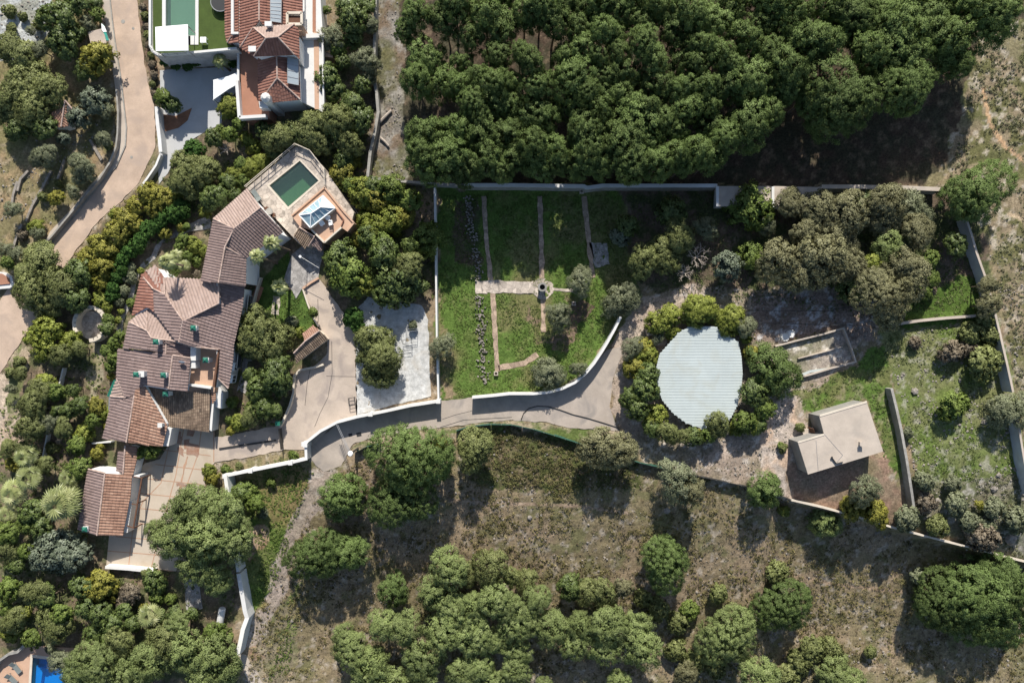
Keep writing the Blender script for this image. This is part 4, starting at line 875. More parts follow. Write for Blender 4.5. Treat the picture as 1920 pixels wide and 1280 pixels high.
# drystone bank across the lawn
ds = MB()
for px_ in ("877,366 884,420 893,480 899,525", "900,552 902,600 905,650 909,718"):
    pts = [G(x, y, 0) for x, y in PX(px_)]
    for a, b in zip(pts, pts[1:]):
        n = int((b-a).length/.085)
        for i in range(n):
            p = a+(b-a)*random.random()+Vector((random.gauss(0, .38), random.gauss(0, .1), .1+random.random()*.2)); r_ = random.uniform(.08, .18)
            vs = [p+Vector((math.cos(k*1.05+random.random()*.4)*r_, math.sin(k*1.05)*r_*.8, random.uniform(.0, .5)*r_)) for k in range(6)]
            ds.add([v-Vector((0, 0, .25)) for v in vs]+vs, [(6, 7, 8, 9, 10, 11)]+[(k, (k+1) % 6, 6+(k+1) % 6, 6+k) for k in range(6)])
tag(ds.build('drystone_wall', M['rockm']), 'long line of loose pale stones laid down the lawn', 'stone edging')

# green mesh fence
def fence(px, h, label, m='net', name='mesh_fence'):
    root = empty(name, G(*PX(px)[0]), label, 'fence'); pts = PX(px); T = []
    for a, b in zip(pts, pts[1:]):
        n = max(1, int(math.hypot(b[0]-a[0], b[1]-a[1])*S/1.6))
        for k in range(n): T.append(G(a[0]+(b[0]-a[0])*k/n, a[1]+(b[1]-a[1])*k/n, h))
    T.append(G(*pts[-1], h)); net = MB()
    for i, (a, b) in enumerate(zip(T, T[1:])):
        dz = Vector((random.gauss(0, .04), random.gauss(0, .05), -h)); net.add([a, b, b+dz, a+dz, a+Vector((.02, .03, 0)), b+Vector((.02, .03, 0)), b+dz+Vector((.02, .03, 0)), a+dz+Vector((.02, .03, 0))], [(0, 1, 2, 3), (7, 6, 5, 4), (0, 4, 5, 1), (3, 2, 6, 7)])
        po = MB(); po.tube([a-Vector((0, 0, h+.2)), a+Vector((0, 0, .1))], .035, n=6); po.build('post', M['metal'], root)
    net.build('mesh', M[m], root); return root
fence("662,850 685,838 712,832", 1.3, 'green mesh fence behind the lamp pole')
fence("855,808 880,800 920,796 960,797 1000,805 1040,817 1100,836 1150,852 1200,868 1262,882", 1.3, 'long green mesh fence above the scrubby slope')
fence("1262,882 1320,895 1390,910 1440,922 1482,936", 1.2, 'thin dark wire fence below the round tank track', m='dark')
# lamp pole with struts
lp = empty('lamp_pole', G(657, 844), 'tall dark utility pole with white cap at the bend of the lane', 'pole')
b0 = G(664, 846, 0); t0 = P(657, 850, 4.6); mb = MB(); b1 = Vector((t0.x, t0.y, b0.z)); mb.tube([b1-Vector((0, 0, .3)), t0], [.16, .12]); mb.build('pole', M['dark'], lp)
mb = MB(); mb.tube([t0, t0+Vector((0, 0, .25))], [.4, .3], n=10); mb.build('lamp_cap', M['whitec'], lp)
mb = MB(); e0 = P(632, 796, 2.4)
for k in (-.1, .1): mb.beam(t0+Vector((k, 0, 0)), e0+Vector((k, 0, 0)), .05, .05)
mb.beam(t0, G(640, 822, .1), .03, .03); mb.build('strut', M['metal'], lp)
# street lamp on the forecourt
sl = empty('street_lamp', G(563, 490), 'slender grey lamp post with small round head on the paved forecourt', 'street lamp')
a = G(594, 502, 0); t0 = P(563, 481, 3.6); mb = MB(); mb.tube([(t0.x, t0.y, 0), (t0.x, t0.y, 3.5)], .05); mb.tube([(t0.x, t0.y, 3.45), (t0.x+2.6, t0.y-1.6, 3.3)], .03); mb.build('post', M['metal'], sl)
mb = MB(); mb.tube([(t0.x, t0.y, 3.45), (t0.x, t0.y, 3.7)], [.12, .2], n=10); mb.build('lamp_head', M['whitec'], sl)
# hose across the lane
mb = MB(); mb.tube([G(x, y, .10) for x, y in PX("977,787 982,774 992,765 1008,761 1028,762 1050,768 1075,777 1100,783 1130,792 1155,800 1172,812")], .06, n=6, cap=True); tag(mb.build('hose', M['rope'], smooth=True), 'black hose curling across the grey lane', 'hose')
# drive gate, long channel, pots, well
g_ = empty('gate_bar', G(526, 820), 'dark metal sliding gate across the driveway', 'gate'); mb = MB(); mb.beam(G(525, 803, .7), G(529, 842, .7), .08, 1.2); mb.build('gate_panel', M['dark'], g_); mb = MB(); p = G(525, 792, 1); mb.box(p, (.5, .5, 2)); mb.box((p.x, p.y, 2.03), (.65, .65, .1)); mb.build('pier', M['green'], g_)
mb = MB(); mb.beam(G(411, 841, .09), G(517, 825, .09), .26, .12); tag(mb.build('low_barrier', M['dark']), 'long black low barrier standing on the driveway', 'barrier')
wl = empty('stone_well', G(1018, 540), 'round stone well head with dark opening on the paved octagon', 'well'); p = P(1017, 538, 1.3); mb = MB()
N = 16; Lr = []
for r_, z in ((.55, -.1), (.55, 1.15), (.68, 1.18), (.68, 1.3), (.4, 1.3), (.4, .1)): Lr += [(p.x+r_*math.cos(k*2*math.pi/N), p.y+r_*math.sin(k*2*math.pi/N), z) for k in range(N)]
mb.add(Lr, [(i*N+k, i*N+(k+1) % N, (i+1)*N+(k+1) % N, (i+1)*N+k) for i in range(5) for k in range(N)]+[tuple(5*N+k for k in range(N))]); mb.build('well_head', M['blockw'], wl)
mb = MB(); mb.tube([(p.x, p.y, .12), (p.x, p.y, .3)], .38, n=16); mb.build('well_shade_disc', M['dark'], wl)  # dark disc standing in for the shade down the well
def openbox(name, px, py, w_, h_, lab, m='conc', cat='planter'):
    p = P(px, py, h_); mb = MB(); o = w_/2; i = w_/2-.12
    q = lambda r: [(p.x-r, p.y-r), (p.x+r, p.y-r), (p.x+r, p.y+r), (p.x-r, p.y+r)]
    mb.prism([q(o), q(i)], h_, -.1, hole_depth=.05); mb.prism([q(i)], .1, .05, side=False, t=0); return tag(mb.build(name, M[m]), lab, cat)
openbox('stone_planter', 930, 700, .62, .5, 'small square block planter at the bottom of the garden path'); openbox('stone_planter', 1091, 358, .6, .7, 'small square planter standing right below the long boundary wall')
openbox('stone_planter', 1076, 569, .6, .5, 'small square planter beside the dark tree pit in the lawn'); openbox('stone_planter', 1000, 1283, .1, .1, 'x') if False else None
# drain covers
for i, (x, y, lab) in enumerate(((657, 815, 'smaller dark drain cover on the shaded lane'), (673, 814, 'larger dark drain cover on the shaded lane'), (231, 41, 'dark manhole cover on the pink road, upper one'), (250, 54, 'small dark manhole cover near the right kerb of the road'), (247, 295, 'dark manhole cover at the bend of the pink road'))):
    c_ = G(x, y, .0); r_ = (.45, .6, .3, .2, .22)[i]; mb = MB()
    if i < 2: mb.box((c_.x, c_.y, c_.z+.035), (r_*1.2, r_, .03), R(12))
    else: mb.tube([(c_.x, c_.y, c_.z+.02), (c_.x, c_.y, c_.z+.05)], r_, n=14)
    tag(mb.build('drain_cover', M['stone' if i > 1 else 'dark']), lab, 'drain cover')
# metal frames standing about the yard
def frame_rack(name, pts, h, lab, cat, m='metal', r=.02):
    mb = MB(); A = [G(x, y, 0) for x, y in pts]
    for a, b in zip(A, A[1:]+A[:1]): mb.beam(a+Vector((0, 0, h)), b+Vector((0, 0, h)), r*2, r*2); mb.beam(a+Vector((0, 0, h*.5)), b+Vector((0, 0, h*.5)), r*1.6, r*1.6)
    for a in A: mb.beam(a, a+Vector((0, 0, h)), r*2, r*2)
    tag(mb.build(name, M[m]), lab, cat)
frame_rack('clothes_rack', [(756, 638), (772, 636), (774, 643), (758, 645)], 1.5, 'thin metal drying rack on the white gravel yard', 'rack', 'dark')
frame_rack('clothes_rack', [(762, 618), (784, 616), (784, 620), (762, 622)], 1.8, 'tall pale metal frame at the top of the gravel yard', 'rack')
frame_rack('metal_trolley', [(655, 746), (666, 744), (668, 758), (657, 760)], .8, 'small dark metal frame trolley at the right edge of the driveway', 'trolley', 'dark', .03)
# tree pit soil
for px_, nm in (("1062,575 1092,562 1116,575 1098,600 1075,612 1058,600", 'tree_pit'), ):
    tag(drape('soil_patch', PX(px_), .02, M['soil']), kind='structure')
# white storage cylinder behind the bottom wall
mb = MB(); a = P(417, 1140, 1.0); b = P(411, 1175, .6); mb.tube([a, a+(b-a)*.05, b], [.45, .5, .5], n=14); tag(mb.build('storage_cylinder', M['white'], smooth=False), 'white horizontal gas cylinder under the pines by the angled wall', 'tank')
# white round tanks beside planting bed, stacks
for i, (x, y, r_, lab) in enumerate(((1471, 632, 9, 'round white bundle above the planting bed, left one'), (1482, 626, 8, 'round white bundle above the planting bed, right one'))):
    p = G(x, y, .2); mb = MB(); rr = r_*S
    for k in range(10): a = k*.628; mb.tube([p+Vector((math.cos(a)*rr*.4, math.sin(a)*rr*.4, .1)), p+Vector((math.cos(a)*rr*.9, math.sin(a)*rr*.9, .25+.1*(k % 3)))], [.16, .12], n=6)
    mb.tube([p-Vector((0, 0, .2)), p+Vector((0, 0, .35))], [rr, rr*.8], n=12); tag(mb.build('plastic_bundle', M['white']), lab, 'bundle')
# felled logs near the forest
for i, (a_, b_, r_, lab) in enumerate(((((712, 229), (734, 207)), 0, .22, 'thick grey log leaning up from the winding stone wall'), (((713, 258), (729, 274)), 0, .18, 'cut log pointing down-right near the winding stone wall'), (((1640, 598), (1655, 612)), 0, .1, 'x'))):
    if lab == 'x': continue
    A = G(*a_[0], .25); B = G(*a_[1], .3); mb = MB(); mb.tube([A, A+(B-A)*.5+Vector((.05, .05, .05)), B], [r_*1.1, r_, r_*.85], n=8); tag(mb.build('log', M['dead']), lab, 'log')
# overhead timber rails on the debris ground
for i, (a_, b_) in enumerate((((1405, 582), (1560, 583)), ((1405, 605), (1595, 610)), ((1560, 580), (1640, 570)))):
    mb = MB(); mb.tube([G(*a_, .9), G((a_[0]+b_[0])/2, (a_[1]+b_[1])/2, .85), G(*b_, .9)], .04, n=6)
    for k in range(5): q_ = G(a_[0]+(b_[0]-a_[0])*k/4, a_[1]+(b_[1]-a_[1])*k/4, 0); mb.tube([q_, q_+Vector((0, 0, .92))], .04, n=6)
    tag(mb.build('wire_fence', M['dark']), ('upper thin wire fence over the debris above the planting bed', 'lower thin wire fence over the debris above the planting bed', 'short wire fence under the oaks right of the debris')[i], 'fence')
# garden chairs and table on the orange terrace
def local(f):
    def g(*a, **k):
        LOCAL[0] = True; r = f(*a, **k); LOCAL[0] = False; return r
    return g
@local
def chair(px, py, z0, rz, label):
    root = empty('garden_chair', (0, 0, 0), label, 'chair', 'white chairs on the orange roof terrace'); p = P(px, py, z0+.45); root.location = (p.x, p.y, z0); root.rotation_euler.z = rz
    mb = MB(); mb.box((0, 0, .44), (.62, .6, .08)); mb.build('seat', M['whitec'], root)
    mb = MB(); mb.box((0, .3, .72), (.62, .07, .55)); mb.build('backrest', M['whitec'], root)
    for s_ in (-1, 1): mb = MB(); mb.box((s_*.33, .02, .62), (.07, .56, .06)); mb.build('armrest', M['whitec'], root)
    for sx in (-1, 1):
        for sy in (-1, 1): mb = MB(); mb.box((sx*.27, sy*.26, .2), (.05, .05, .4)); mb.build('leg', M['whitec'], root)
    return root
chair(604, 419, 3.0, R(35), 'white garden chair on the orange terrace, leftmost of the three'); chair(615, 409, 3.0, R(-10), 'white garden chair nearest the glass lantern on the orange terrace'); chair(620, 418, 3.0, R(-80), 'white garden chair on the orange terrace, rightmost of the three')
@local
def lounger(px, py, z0, rz, label, m='cushion', group='grey sun loungers'):
    root = empty('sun_lounger', (0, 0, 0), label, 'sun lounger', group); p = P(px, py, z0+.3); root.location = (p.x, p.y, z0); root.rotation_euler.z = rz
    mb = MB(); mb.box((0, -.3, .34), (.68, 1.35, .09)); mb.build('mattress', M[m], root)
    mb = MB(); mb.beam((0, .36, .36), (0, .95, .68), .68, .09); mb.build('backrest', M[m], root)
    mb = MB()
    for s_ in (-1, 1): mb.box((s_*.32, -.05, .26), (.05, 1.9, .06))
    mb.build('frame', M['metal'], root)
    for sx in (-1, 1):
        for sy in (-.85, .8): mb = MB(); mb.box((sx*.3, sy, .12), (.05, .05, .24)); mb.build('leg', M['metal'], root)
    return root
# lower-left pool
bp_ = empty('lower_pool', P(90, 1260, 0), 'bright blue swimming pool at the bottom left corner', 'swimming pool')
bo = [tuple(P(x, y, .02)[:2]) for x, y in PX("46,1208 100,1212 140,1214 160,1400 -60,1400 -60,1262 -20,1256 -5,1238 15,1228 36,1222")]
bh = [tuple(P(x, y, .02)[:2]) for x, y in PX("61,1232 134,1241 150,1380 52,1380")]
mb = MB(); mb.prism([bo, bh], .06, -2.6, hole_depth=-1.5); mb.build('paving', M['terra'], bp_)
mb = MB(); mb.prism([[tuple(P(x, y, .1)[:2]) for x, y in PX("57,1226 138,1236 156,1390 46,1390")], [tuple(P(x, y, .1)[:2]) for x, y in PX("61,1232 134,1241 150,1380 52,1380")]], .09, .03); mb.build('pool_coping', M['cream'], bp_)
mb = MB(); mb.prism([bh], -1.5, -1.8); mb.box(P(72, 1262, -1.2), (1.6, 2.6, .7), R(-8)); mb.build('pool_floor', M['poolb'], bp_)
mb = MB(); mb.prism([bh], -.15, -.18, side=False); tag(mb.build('pool_water', M['water_blue']), kind='structure')
lounger(30, 1251, .06, R(38), 'grey sun lounger nearer the blue pool, upper of the two'); lounger(22, 1272, .06, R(45), 'grey sun lounger at the bottom edge, lower of the two')
lounger(481, 367, TZ, R(-145), 'dark lounger on the pool terrace beside the north roof', group='loungers on the pool terrace'); 
def bistro(px, py, z0, label):
    root = empty('patio_table', P(px, py, z0), label, 'table'); p = P(px, py, z0+.72); mb = MB(); mb.tube([(p.x, p.y, z0+.7), (p.x, p.y, z0+.75)], .5, n=16); mb.build('tabletop', M['stone'], root)
    mb = MB(); mb.tube([(p.x, p.y, z0), (p.x, p.y, z0+.7)], .05, n=8); mb.tube([(p.x, p.y, z0), (p.x, p.y, z0+.04)], .25, n=12); mb.build('leg', M['metal'], root)
bistro(505, 396, TZ, 'round grey table on the pool terrace beside the tiled roof edge')
for i, (x, y, lab) in enumerate(((513, 403, 'brown wooden chair right of the round grey terrace table'), (500, 391, 'brown wooden chair left of the round grey terrace table'))):
    root = empty('patio_chair', P(x, y, TZ), lab, 'chair', 'brown chairs by the terrace table'); p = P(x, y, TZ+.4)
    mb = MB(); mb.box((p.x, p.y, TZ+.42), (.5, .5, .06), R(30)); mb.build('seat', M['wood'], root); mb = MB(); mb.box((p.x+(.25 if i == 0 else -.25), p.y, TZ+.7), (.06, .5, .5), R(30)); mb.build('backrest', M['wood'], root)
    for sx in (-1, 1):
        for sy in (-1, 1): mb = MB(); mb.box((p.x+sx*.2, p.y+sy*.2, TZ+.2), (.04, .04, .4)); mb.build('leg', M['wood'], root)
# big loose rocks in the meadow (individually visible ones)
def rock(px, py, r_, label):
    p = G(px, py, 0); rr = random.Random(px*7+py); bm = bmesh.new(); bmesh.ops.create_icosphere(bm, subdivisions=2, radius=r_)
    for v in bm.verts: v.co *= rr.uniform(.75, 1.15); v.co.z *= .6
    me = bpy.data.meshes.new('rock'); bm.to_mesh(me); bm.free(); o = link('rock', me, M['rockm']); o.location = (p.x, p.y, p.z+r_*.15); o.rotation_euler.z = rr.random()*6; return tag(o, label, 'rock')
for x, y, r_, lab in ((1893, 1010, .9, 'large tan boulder beside the bushes at the right edge'), (1863, 915, .55, 'pinkish rock at the foot of the rocky meadow'), (1758, 938, .45, 'pale rock between the brown bushes and the meadow wall'), (993, 970, .4, 'solitary pale rock on the slope below the green fence'),
                      (1250, 957, .5, 'pale rock on the slope under the round tank track'), (1872, 890, .4, 'light rock in the stony lower meadow'), (1655, 1172, .35, 'dark rimmed rock on the lower right slope'), (548, 1163, .3, 'pale rock beside the dirt track at the bottom'), (1845, 790, .4, 'grey rock on the stone heap of the meadow'), (1715, 733, .55, 'pale stone cluster near the top of the meadow wall')): rock(x, y, r_, lab)
# ------------------------------------------------------------------ foliage
def quads(C_, Nn, U, sx, sy):
    """leaf quads: centres, normals, spin angle source, half sizes"""
    n = len(C_); Nn = Nn/np.linalg.norm(Nn, axis=1, keepdims=True); up = rng.normal(size=(n, 3)) if U is None else U
    a = np.cross(Nn, up); a /= np.linalg.norm(a, axis=1, keepdims=True)+1e-9; b = np.cross(Nn, a)
    sx = np.broadcast_to(sx, n)[:, None]; sy = np.broadcast_to(sy, n)[:, None]
    V = np.stack([C_-a*sx-b*sy*.3, C_-b*sy*1.0+a*sx*.1, C_+a*sx+b*sy*.3, C_+b*sy], 1).reshape(-1, 3)
    return V, np.arange(n*4).reshape(-1, 4)
def soft(name, V, F_, t, cn):
    """leaf mesh whose shading normals follow the clump each leaf belongs to"""
    g = np.cross(V[F_[:, 1]]-V[F_[:, 0]], V[F_[:, 2]]-V[F_[:, 0]]); fl = (g*cn).sum(1) < 0; F_ = F_.copy(); F_[fl] = F_[fl][:, ::-1]
    me = npmesh(name, V, F_, t, smooth=True); N_ = np.repeat(cn, 4, 0); me.normals_split_custom_set_from_vertices(N_.astype(np.float32)); return me
def sph(n, zmin=-1.0):
    z = rng.uniform(zmin, 1, n); a = rng.uniform(0, 2*np.pi, n); r = np.sqrt(1-z*z); return np.stack([r*np.cos(a), r*np.sin(a), z], 1)
def crown(kind, Rr, seed):
    """leaf-clump crown centred on the origin; returns mesh"""
    global rng
    rng = np.random.default_rng(seed)
    p = dict(pine=(8, .50, .46, 1.3, 74, .055, .085, .6, .85), lpine=(8, .50, .46, 1.3, 74, .055, .08, .6, .85), olive=(7, .52, .42, 1.3, 66, .035, .09, .9, .75), oak=(10, .45, .40, 1.25, 60, .055, .08, .7, .75),
             broad=(8, .48, .42, 1.2, 56, .075, .11, .75, .8), shrub=(6, .55, .22, 1.0, 26, .06, .10, .9, .62), fluffy=(5, .6, .28, 1.2, 40, .03, .16, 1.1, .8))[kind]
    nl, lr, cr, dens, k, sx, sy, jit, hz = p
    # limbs
    th = rng.uniform(0, 2*np.pi, nl); rd = np.sqrt(rng.uniform(0.02, 1, nl))*Rr*(1-lr)*1.1; L = np.stack([rd*np.cos(th), rd*np.sin(th), rng.uniform(-.25, .45, nl)*Rr*hz*(1-.5*rd/Rr)], 1)
    L[0] = (0, 0, .25*Rr*hz); LR = Rr*lr*rng.uniform(.75, 1.2, nl)
    cs = []
    for i in range(nl):
        n = int(dens*2.6*(LR[i]/cr)**2)+3; d = sph(n, -.75); c = L[i]+d*LR[i]*np.array([1, 1, hz])*rng.uniform(.9, 1.05, (n, 1)); cs.append(c)
    cs = np.concatenate(cs); keep = np.ones(len(cs), bool)
    for i in range(nl):
        q = (cs-L[i])/np.array([1, 1, hz]); keep &= (np.linalg.norm(q, axis=1) > LR[i]*.82)
    cs = cs[keep]; n = len(cs); rc = cr*rng.uniform(.7, 1.25, n)
    ct = np.clip(.5+rng.normal(0, .17, n), 0, 1)
    d = sph(n*k, -.5); ci = np.repeat(np.arange(n), k); outw = cs[ci]/(np.linalg.norm(cs[ci], axis=1, keepdims=True)+.01)
    pos = cs[ci]+d*rc[ci][:, None]*rng.uniform(.35, 1.0, (n*k, 1))*np.array([1, 1, .75])
    nn = d+rng.normal(0, jit, d.shape)+outw*.3; s_ = rng.uniform(.7, 1.3, n*k)
    V, F_ = quads(pos, nn, None, sx*s_, sy*s_)
    cn = d*.5+outw*.8+np.array([0, .0, .3])+rng.normal(0, .2, d.shape); cn /= np.linalg.norm(cn, axis=1, keepdims=True)
    t = np.clip(ct[ci]+rng.normal(0, .12, n*k), 0, 1)
    # inner foliage so the crown is not hollow
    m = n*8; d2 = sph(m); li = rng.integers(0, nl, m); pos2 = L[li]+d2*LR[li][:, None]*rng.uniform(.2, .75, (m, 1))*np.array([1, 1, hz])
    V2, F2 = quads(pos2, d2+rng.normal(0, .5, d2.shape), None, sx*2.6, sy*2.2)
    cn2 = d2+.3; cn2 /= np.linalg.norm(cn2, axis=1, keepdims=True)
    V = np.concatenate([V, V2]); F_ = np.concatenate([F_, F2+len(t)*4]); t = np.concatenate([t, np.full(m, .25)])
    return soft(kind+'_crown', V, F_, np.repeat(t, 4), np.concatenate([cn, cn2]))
LM = dict(
 pine=tintmat('pine_needles', [(.08, .115, .032), (.14, .20, .058), (.21, .275, .10)], trans=.3, objvar=.2, rough=.7, noise=.14, nscale=.5),
 lpine=tintmat('light_pine_needles', [(.135, .17, .055), (.23, .285, .10), (.32, .37, .16)], trans=.3, objvar=.12, rough=.7, nscale=.5),
 olive=tintmat('olive_leaves', [(.12, .135, .075), (.20, .22, .125), (.30, .31, .195)], trans=.2, objvar=.12, rough=.6),
 oak=tintmat('oak_leaves', [(.125, .12, .055), (.22, .215, .11), (.32, .31, .18)], trans=.22, objvar=.12, rough=.7),
 holm=tintmat('holm_oak_leaves', [(.10, .115, .038), (.19, .215, .075), (.30, .32, .13)], trans=.22, objvar=.12, rough=.6),
 dark=tintmat('dark_leaves', [(.06, .09, .025), (.125, .17, .045), (.21, .26, .08)], trans=.2, objvar=.12, rough=.5, spec=.4),
 bright=tintmat('bright_leaves', [(.07, .10, .02), (.145, .20, .042), (.24, .29, .08)], trans=.15, objvar=.12, rough=.6),
 lime=tintmat('lime_leaves', [(.11, .135, .022), (.22, .255, .045), (.35, .37, .09)], trans=.15, objvar=.12, rough=.6),
 yellow=tintmat('yellow_leaves', [(.12, .12, .02), (.26, .25, .045), (.40, .37, .08)], trans=.15, objvar=.14, rough=.6),
 bluish=tintmat('blue_green_leaves', [(.08, .10, .06), (.15, .18, .12), (.25, .28, .20)], trans=.06, objvar=.1, rough=.55),
 brown=tintmat('brown_leaves', [(.10, .08, .055), (.20, .165, .115), (.31, .26, .19)], trans=.05, objvar=.15),
 palm=tintmat('palm_leaves', [(.10, .12, .04), (.25, .28, .10), (.42, .42, .20)], trans=.08, objvar=.12, rough=.45, spec=.4),
 hedge=tintmat('hedge_leaves', [(.025, .065, .012), (.055, .12, .022), (.10, .175, .04)], trans=.1, objvar=.12),
)
# kind: (crown family, native radius, material, look phrase, object name, category, group phrase, height = a*r+b, n variants)
K = dict(
 pine=('pine', 3.2, 'pine', 'dark green pine', 'pine_tree', 'pine tree', 1.7, 2.6, 5), lpine=('lpine', 3.0, 'lpine', 'light green fluffy pine', 'pine_tree', 'pine tree', 1.5, 2.6, 4),
 olive=('olive', 2.4, 'olive', 'silvery olive tree', 'olive_tree', 'olive tree', 1.5, .7, 3), oak=('oak', 2.8, 'oak', 'brownish green oak', 'oak_tree', 'oak tree', 1.4, 2.0, 4),
 holm=('oak', 2.8, 'holm', 'olive-green holm oak', 'oak_tree', 'oak tree', 1.4, 1.2, 3), dark=('broad', 2.8, 'dark', 'dark green leafy tree', 'broadleaf_tree', 'tree', 1.4, 1.0, 3),
 green=('broad', 2.6, 'bright', 'green leafy tree', 'broadleaf_tree', 'tree', 1.4, 1.0, 3), lime=('broad', 1.8, 'lime', 'lime green bush', 'bush', 'bush', 1.3, .2, 3),
 yellow=('broad', 2.0, 'yellow', 'yellow-green bush', 'bush', 'bush', 1.3, .3, 3), blue=('broad', 2.4, 'bluish', 'blue-grey leafy tree', 'broadleaf_tree', 'tree', 1.3, .8, 2),
 brown=('shrub', 1.4, 'brown', 'dry brown bush', 'bush', 'bush', 1.2, .1, 3), bush=('shrub', 1.4, 'holm', 'dull green bush', 'bush', 'bush', 1.25, .1, 3), gbush=('shrub', 1.4, 'bright', 'bright green bush', 'bush', 'bush', 1.25, .1, 3),
 obush=('shrub', 1.4, 'olive', 'grey-green bush', 'bush', 'bush', 1.25, .1, 3), hedge=('shrub', 1.2, 'hedge', 'clipped hedge bush', 'hedge_bush', 'hedge', 1.6, .3, 2), fluff=('fluffy', 1.8, 'lime', 'feathery light green bush', 'bush', 'bush', 1.3, .3, 2))
PROTO = {}
def protos(k):
    if k not in PROTO:
        fam, r0, m_, *_r = K[k]; L = []
        for i in range(_r[-1]):
            key = (fam, i)
            me = PROTO.get(key)
            if me is None: me = PROTO[key] = crown(fam, r0 if fam != 'broad' else 2.4, 100+i*17+len(fam)*3)
            me2 = me if len(me.materials) == 0 else me.copy()
            me2.materials.clear(); me2.materials.append(LM[m_]); L.append(me2)
        PROTO[k] = L
    return PROTO[k]
# one shared trunk with forking limbs, one metre tall to the crown centre and scaled to suit
mb = MB(); mb.tube([(0, 0, -.1), (.01, 0, .3), (.02, .02, .7), (.0, .03, 1.1)], [.055, .042, .034, .02], n=7, cap=False)
for i in range(6):
    a = i*1.05+.3; mb.tube([(.01, .01, .45+i*.06), (.16*math.cos(a), .16*math.sin(a), .75+i*.04), (.30*math.cos(a), .30*math.sin(a), .98)], [.026, .018, .008], n=5, cap=False)
TRUNK = bpy.data.meshes.new('trunk'); TRUNK.from_pydata(mb.v, [], mb.f); TRUNK.materials.append(M['bark'])
PLANTS = []     # (root, px, py, look, region, name)
tr = random.Random(5)
def plant(kind, px, py, r, region, h=None):
    flat = 1.4 if region.startswith('forest') else 1.0
    fam, r0, m_, look, name, cat, ha, hb, nv = K[kind]; nat = 2.4 if fam == 'broad' else r0
    Rm = r*S*(1.06 if region.startswith('forest') else (1.02 if px < 480 else 1.12)); H = h if h else ha*Rm+hb; hz = .8; hc = max(Rm*.45, H-Rm*hz*.85*flat)
    c = G(px, py, hc); g0 = gzf(c.x, c.y); root = empty(name, (c.x, c.y, g0)); root['category'] = cat
    big = Rm > 4.3 and fam in ('pine', 'lpine', 'oak')
    if big:
        L_ = PROTO.get((kind, 'big'))
        if L_ is None:
            L_ = []
            for q_ in range(2):
                bk = (fam, 'big', q_); mb_ = PROTO.get(bk) or crown(fam, 5.6, 900+q_*31); PROTO[bk] = mb_
                if len(mb_.materials): mb_ = mb_.copy(); mb_.materials.clear()
                mb_.materials.append(LM[m_]); L_.append(mb_)
            PROTO[(kind, 'big')] = L_
        nat = 5.6
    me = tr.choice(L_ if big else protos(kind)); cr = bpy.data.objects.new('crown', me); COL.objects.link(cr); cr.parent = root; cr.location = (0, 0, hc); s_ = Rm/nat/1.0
    cr.scale = (s_*tr.uniform(.92, 1.08), s_*tr.uniform(.92, 1.08), s_*flat*tr.uniform(.9, 1.1)); cr.rotation_euler.z = tr.uniform(0, 6.28)
    if Rm > 1.0:
        t_ = bpy.data.objects.new('trunk', TRUNK); COL.objects.link(t_); t_.parent = root; t_.scale = (max(Rm, 1)*1.25, max(Rm, 1)*1.25, hc); t_.rotation_euler.z = tr.uniform(0, 6.28)
    PLANTS.append((root, px, py, look, region, r, kind)); return root
@local
def palm(px, py, r, region, h=5.0, fan=False, look='feather palm', shaggy=False):
    top = G(px, py, h); g0 = gzf(top.x, top.y); root = empty('palm_tree', (top.x, top.y, g0)); root['category'] = 'palm tree'
    mb = MB(); L = r*S; rr = random.Random(int(px*3+py)); nf = 46 if shaggy else (20 if fan else 30)
    for i in range(nf):
        az = i*2.399+rr.uniform(-.2, .2); el = R(82-i/nf*(115 if not shaggy else 140)+rr.uniform(-8, 8)); ln = L*rr.uniform(.8, 1.1); d = Vector((math.cos(az), math.sin(az), 0)); side = Vector((-d.y, d.x, 0))
        def pt(s): return Vector((0, 0, h)) + d*(ln*s*math.cos(el)*(1-.1*s)) + Vector((0, 0, ln*s*math.sin(el)*.7 - ln*.55*s*s))
        t = min(1, max(0, rr.gauss(.5, .2))) if el > -.1 else .15
        if fan:
            c = pt(.6); dd = (pt(.62)-pt(.5)).normalized(); nrm = side.cross(dd).normalized()
            for k in range(11):
                a = R(-100+k*20); v = dd*math.cos(a)+side*math.sin(a); w_ = ln*.035; q = v.cross(nrm).normalized()*w_; e = c+v*ln*.46-Vector((0, 0, ln*.08*rr.random()))
                mb.add([c, c+v*ln*.25+q, e, c+v*ln*.25-q], [(0, 1, 2, 3)], t)
            mb.beam(pt(0), c, .03, .03, .1)
        else:
            ps = [pt(k/7) for k in range(8)]
            for a, b in zip(ps, ps[1:]): mb.beam(a, b, .03, .03, .2)
            for k in range(1, 15):
                s = k/14.5; c = pt(s); ll = ln*.30*math.sin(math.pi*min(1, s*.85+.15))+.05; fw = (pt(min(1, s+.05))-pt(s-.05)).normalized()
                for sg in (-1, 1):
                    v = (side*sg+fw*.7-Vector((0, 0, .35))).normalized(); w_ = fw*.045*max(1, L/1.4); mb.add([c-w_, c+v*ll*.5-w_*.6, c+v*ll, c+v*ll*.5+w_, c+w_], [(0, 1, 2, 3, 4)], t)
    cr = mb.build('crown', LM['palm'], root)
    mb = MB(); mb.tube([(0, 0, -.2), (rr.uniform(-.1, .1), 0, h*.5), (0, 0, h)], [.2, .15, .17], n=8); mb.build('trunk', M['bark'], root)
    PLANTS.append((root, px, py, look, region, r, 'palm')); return root
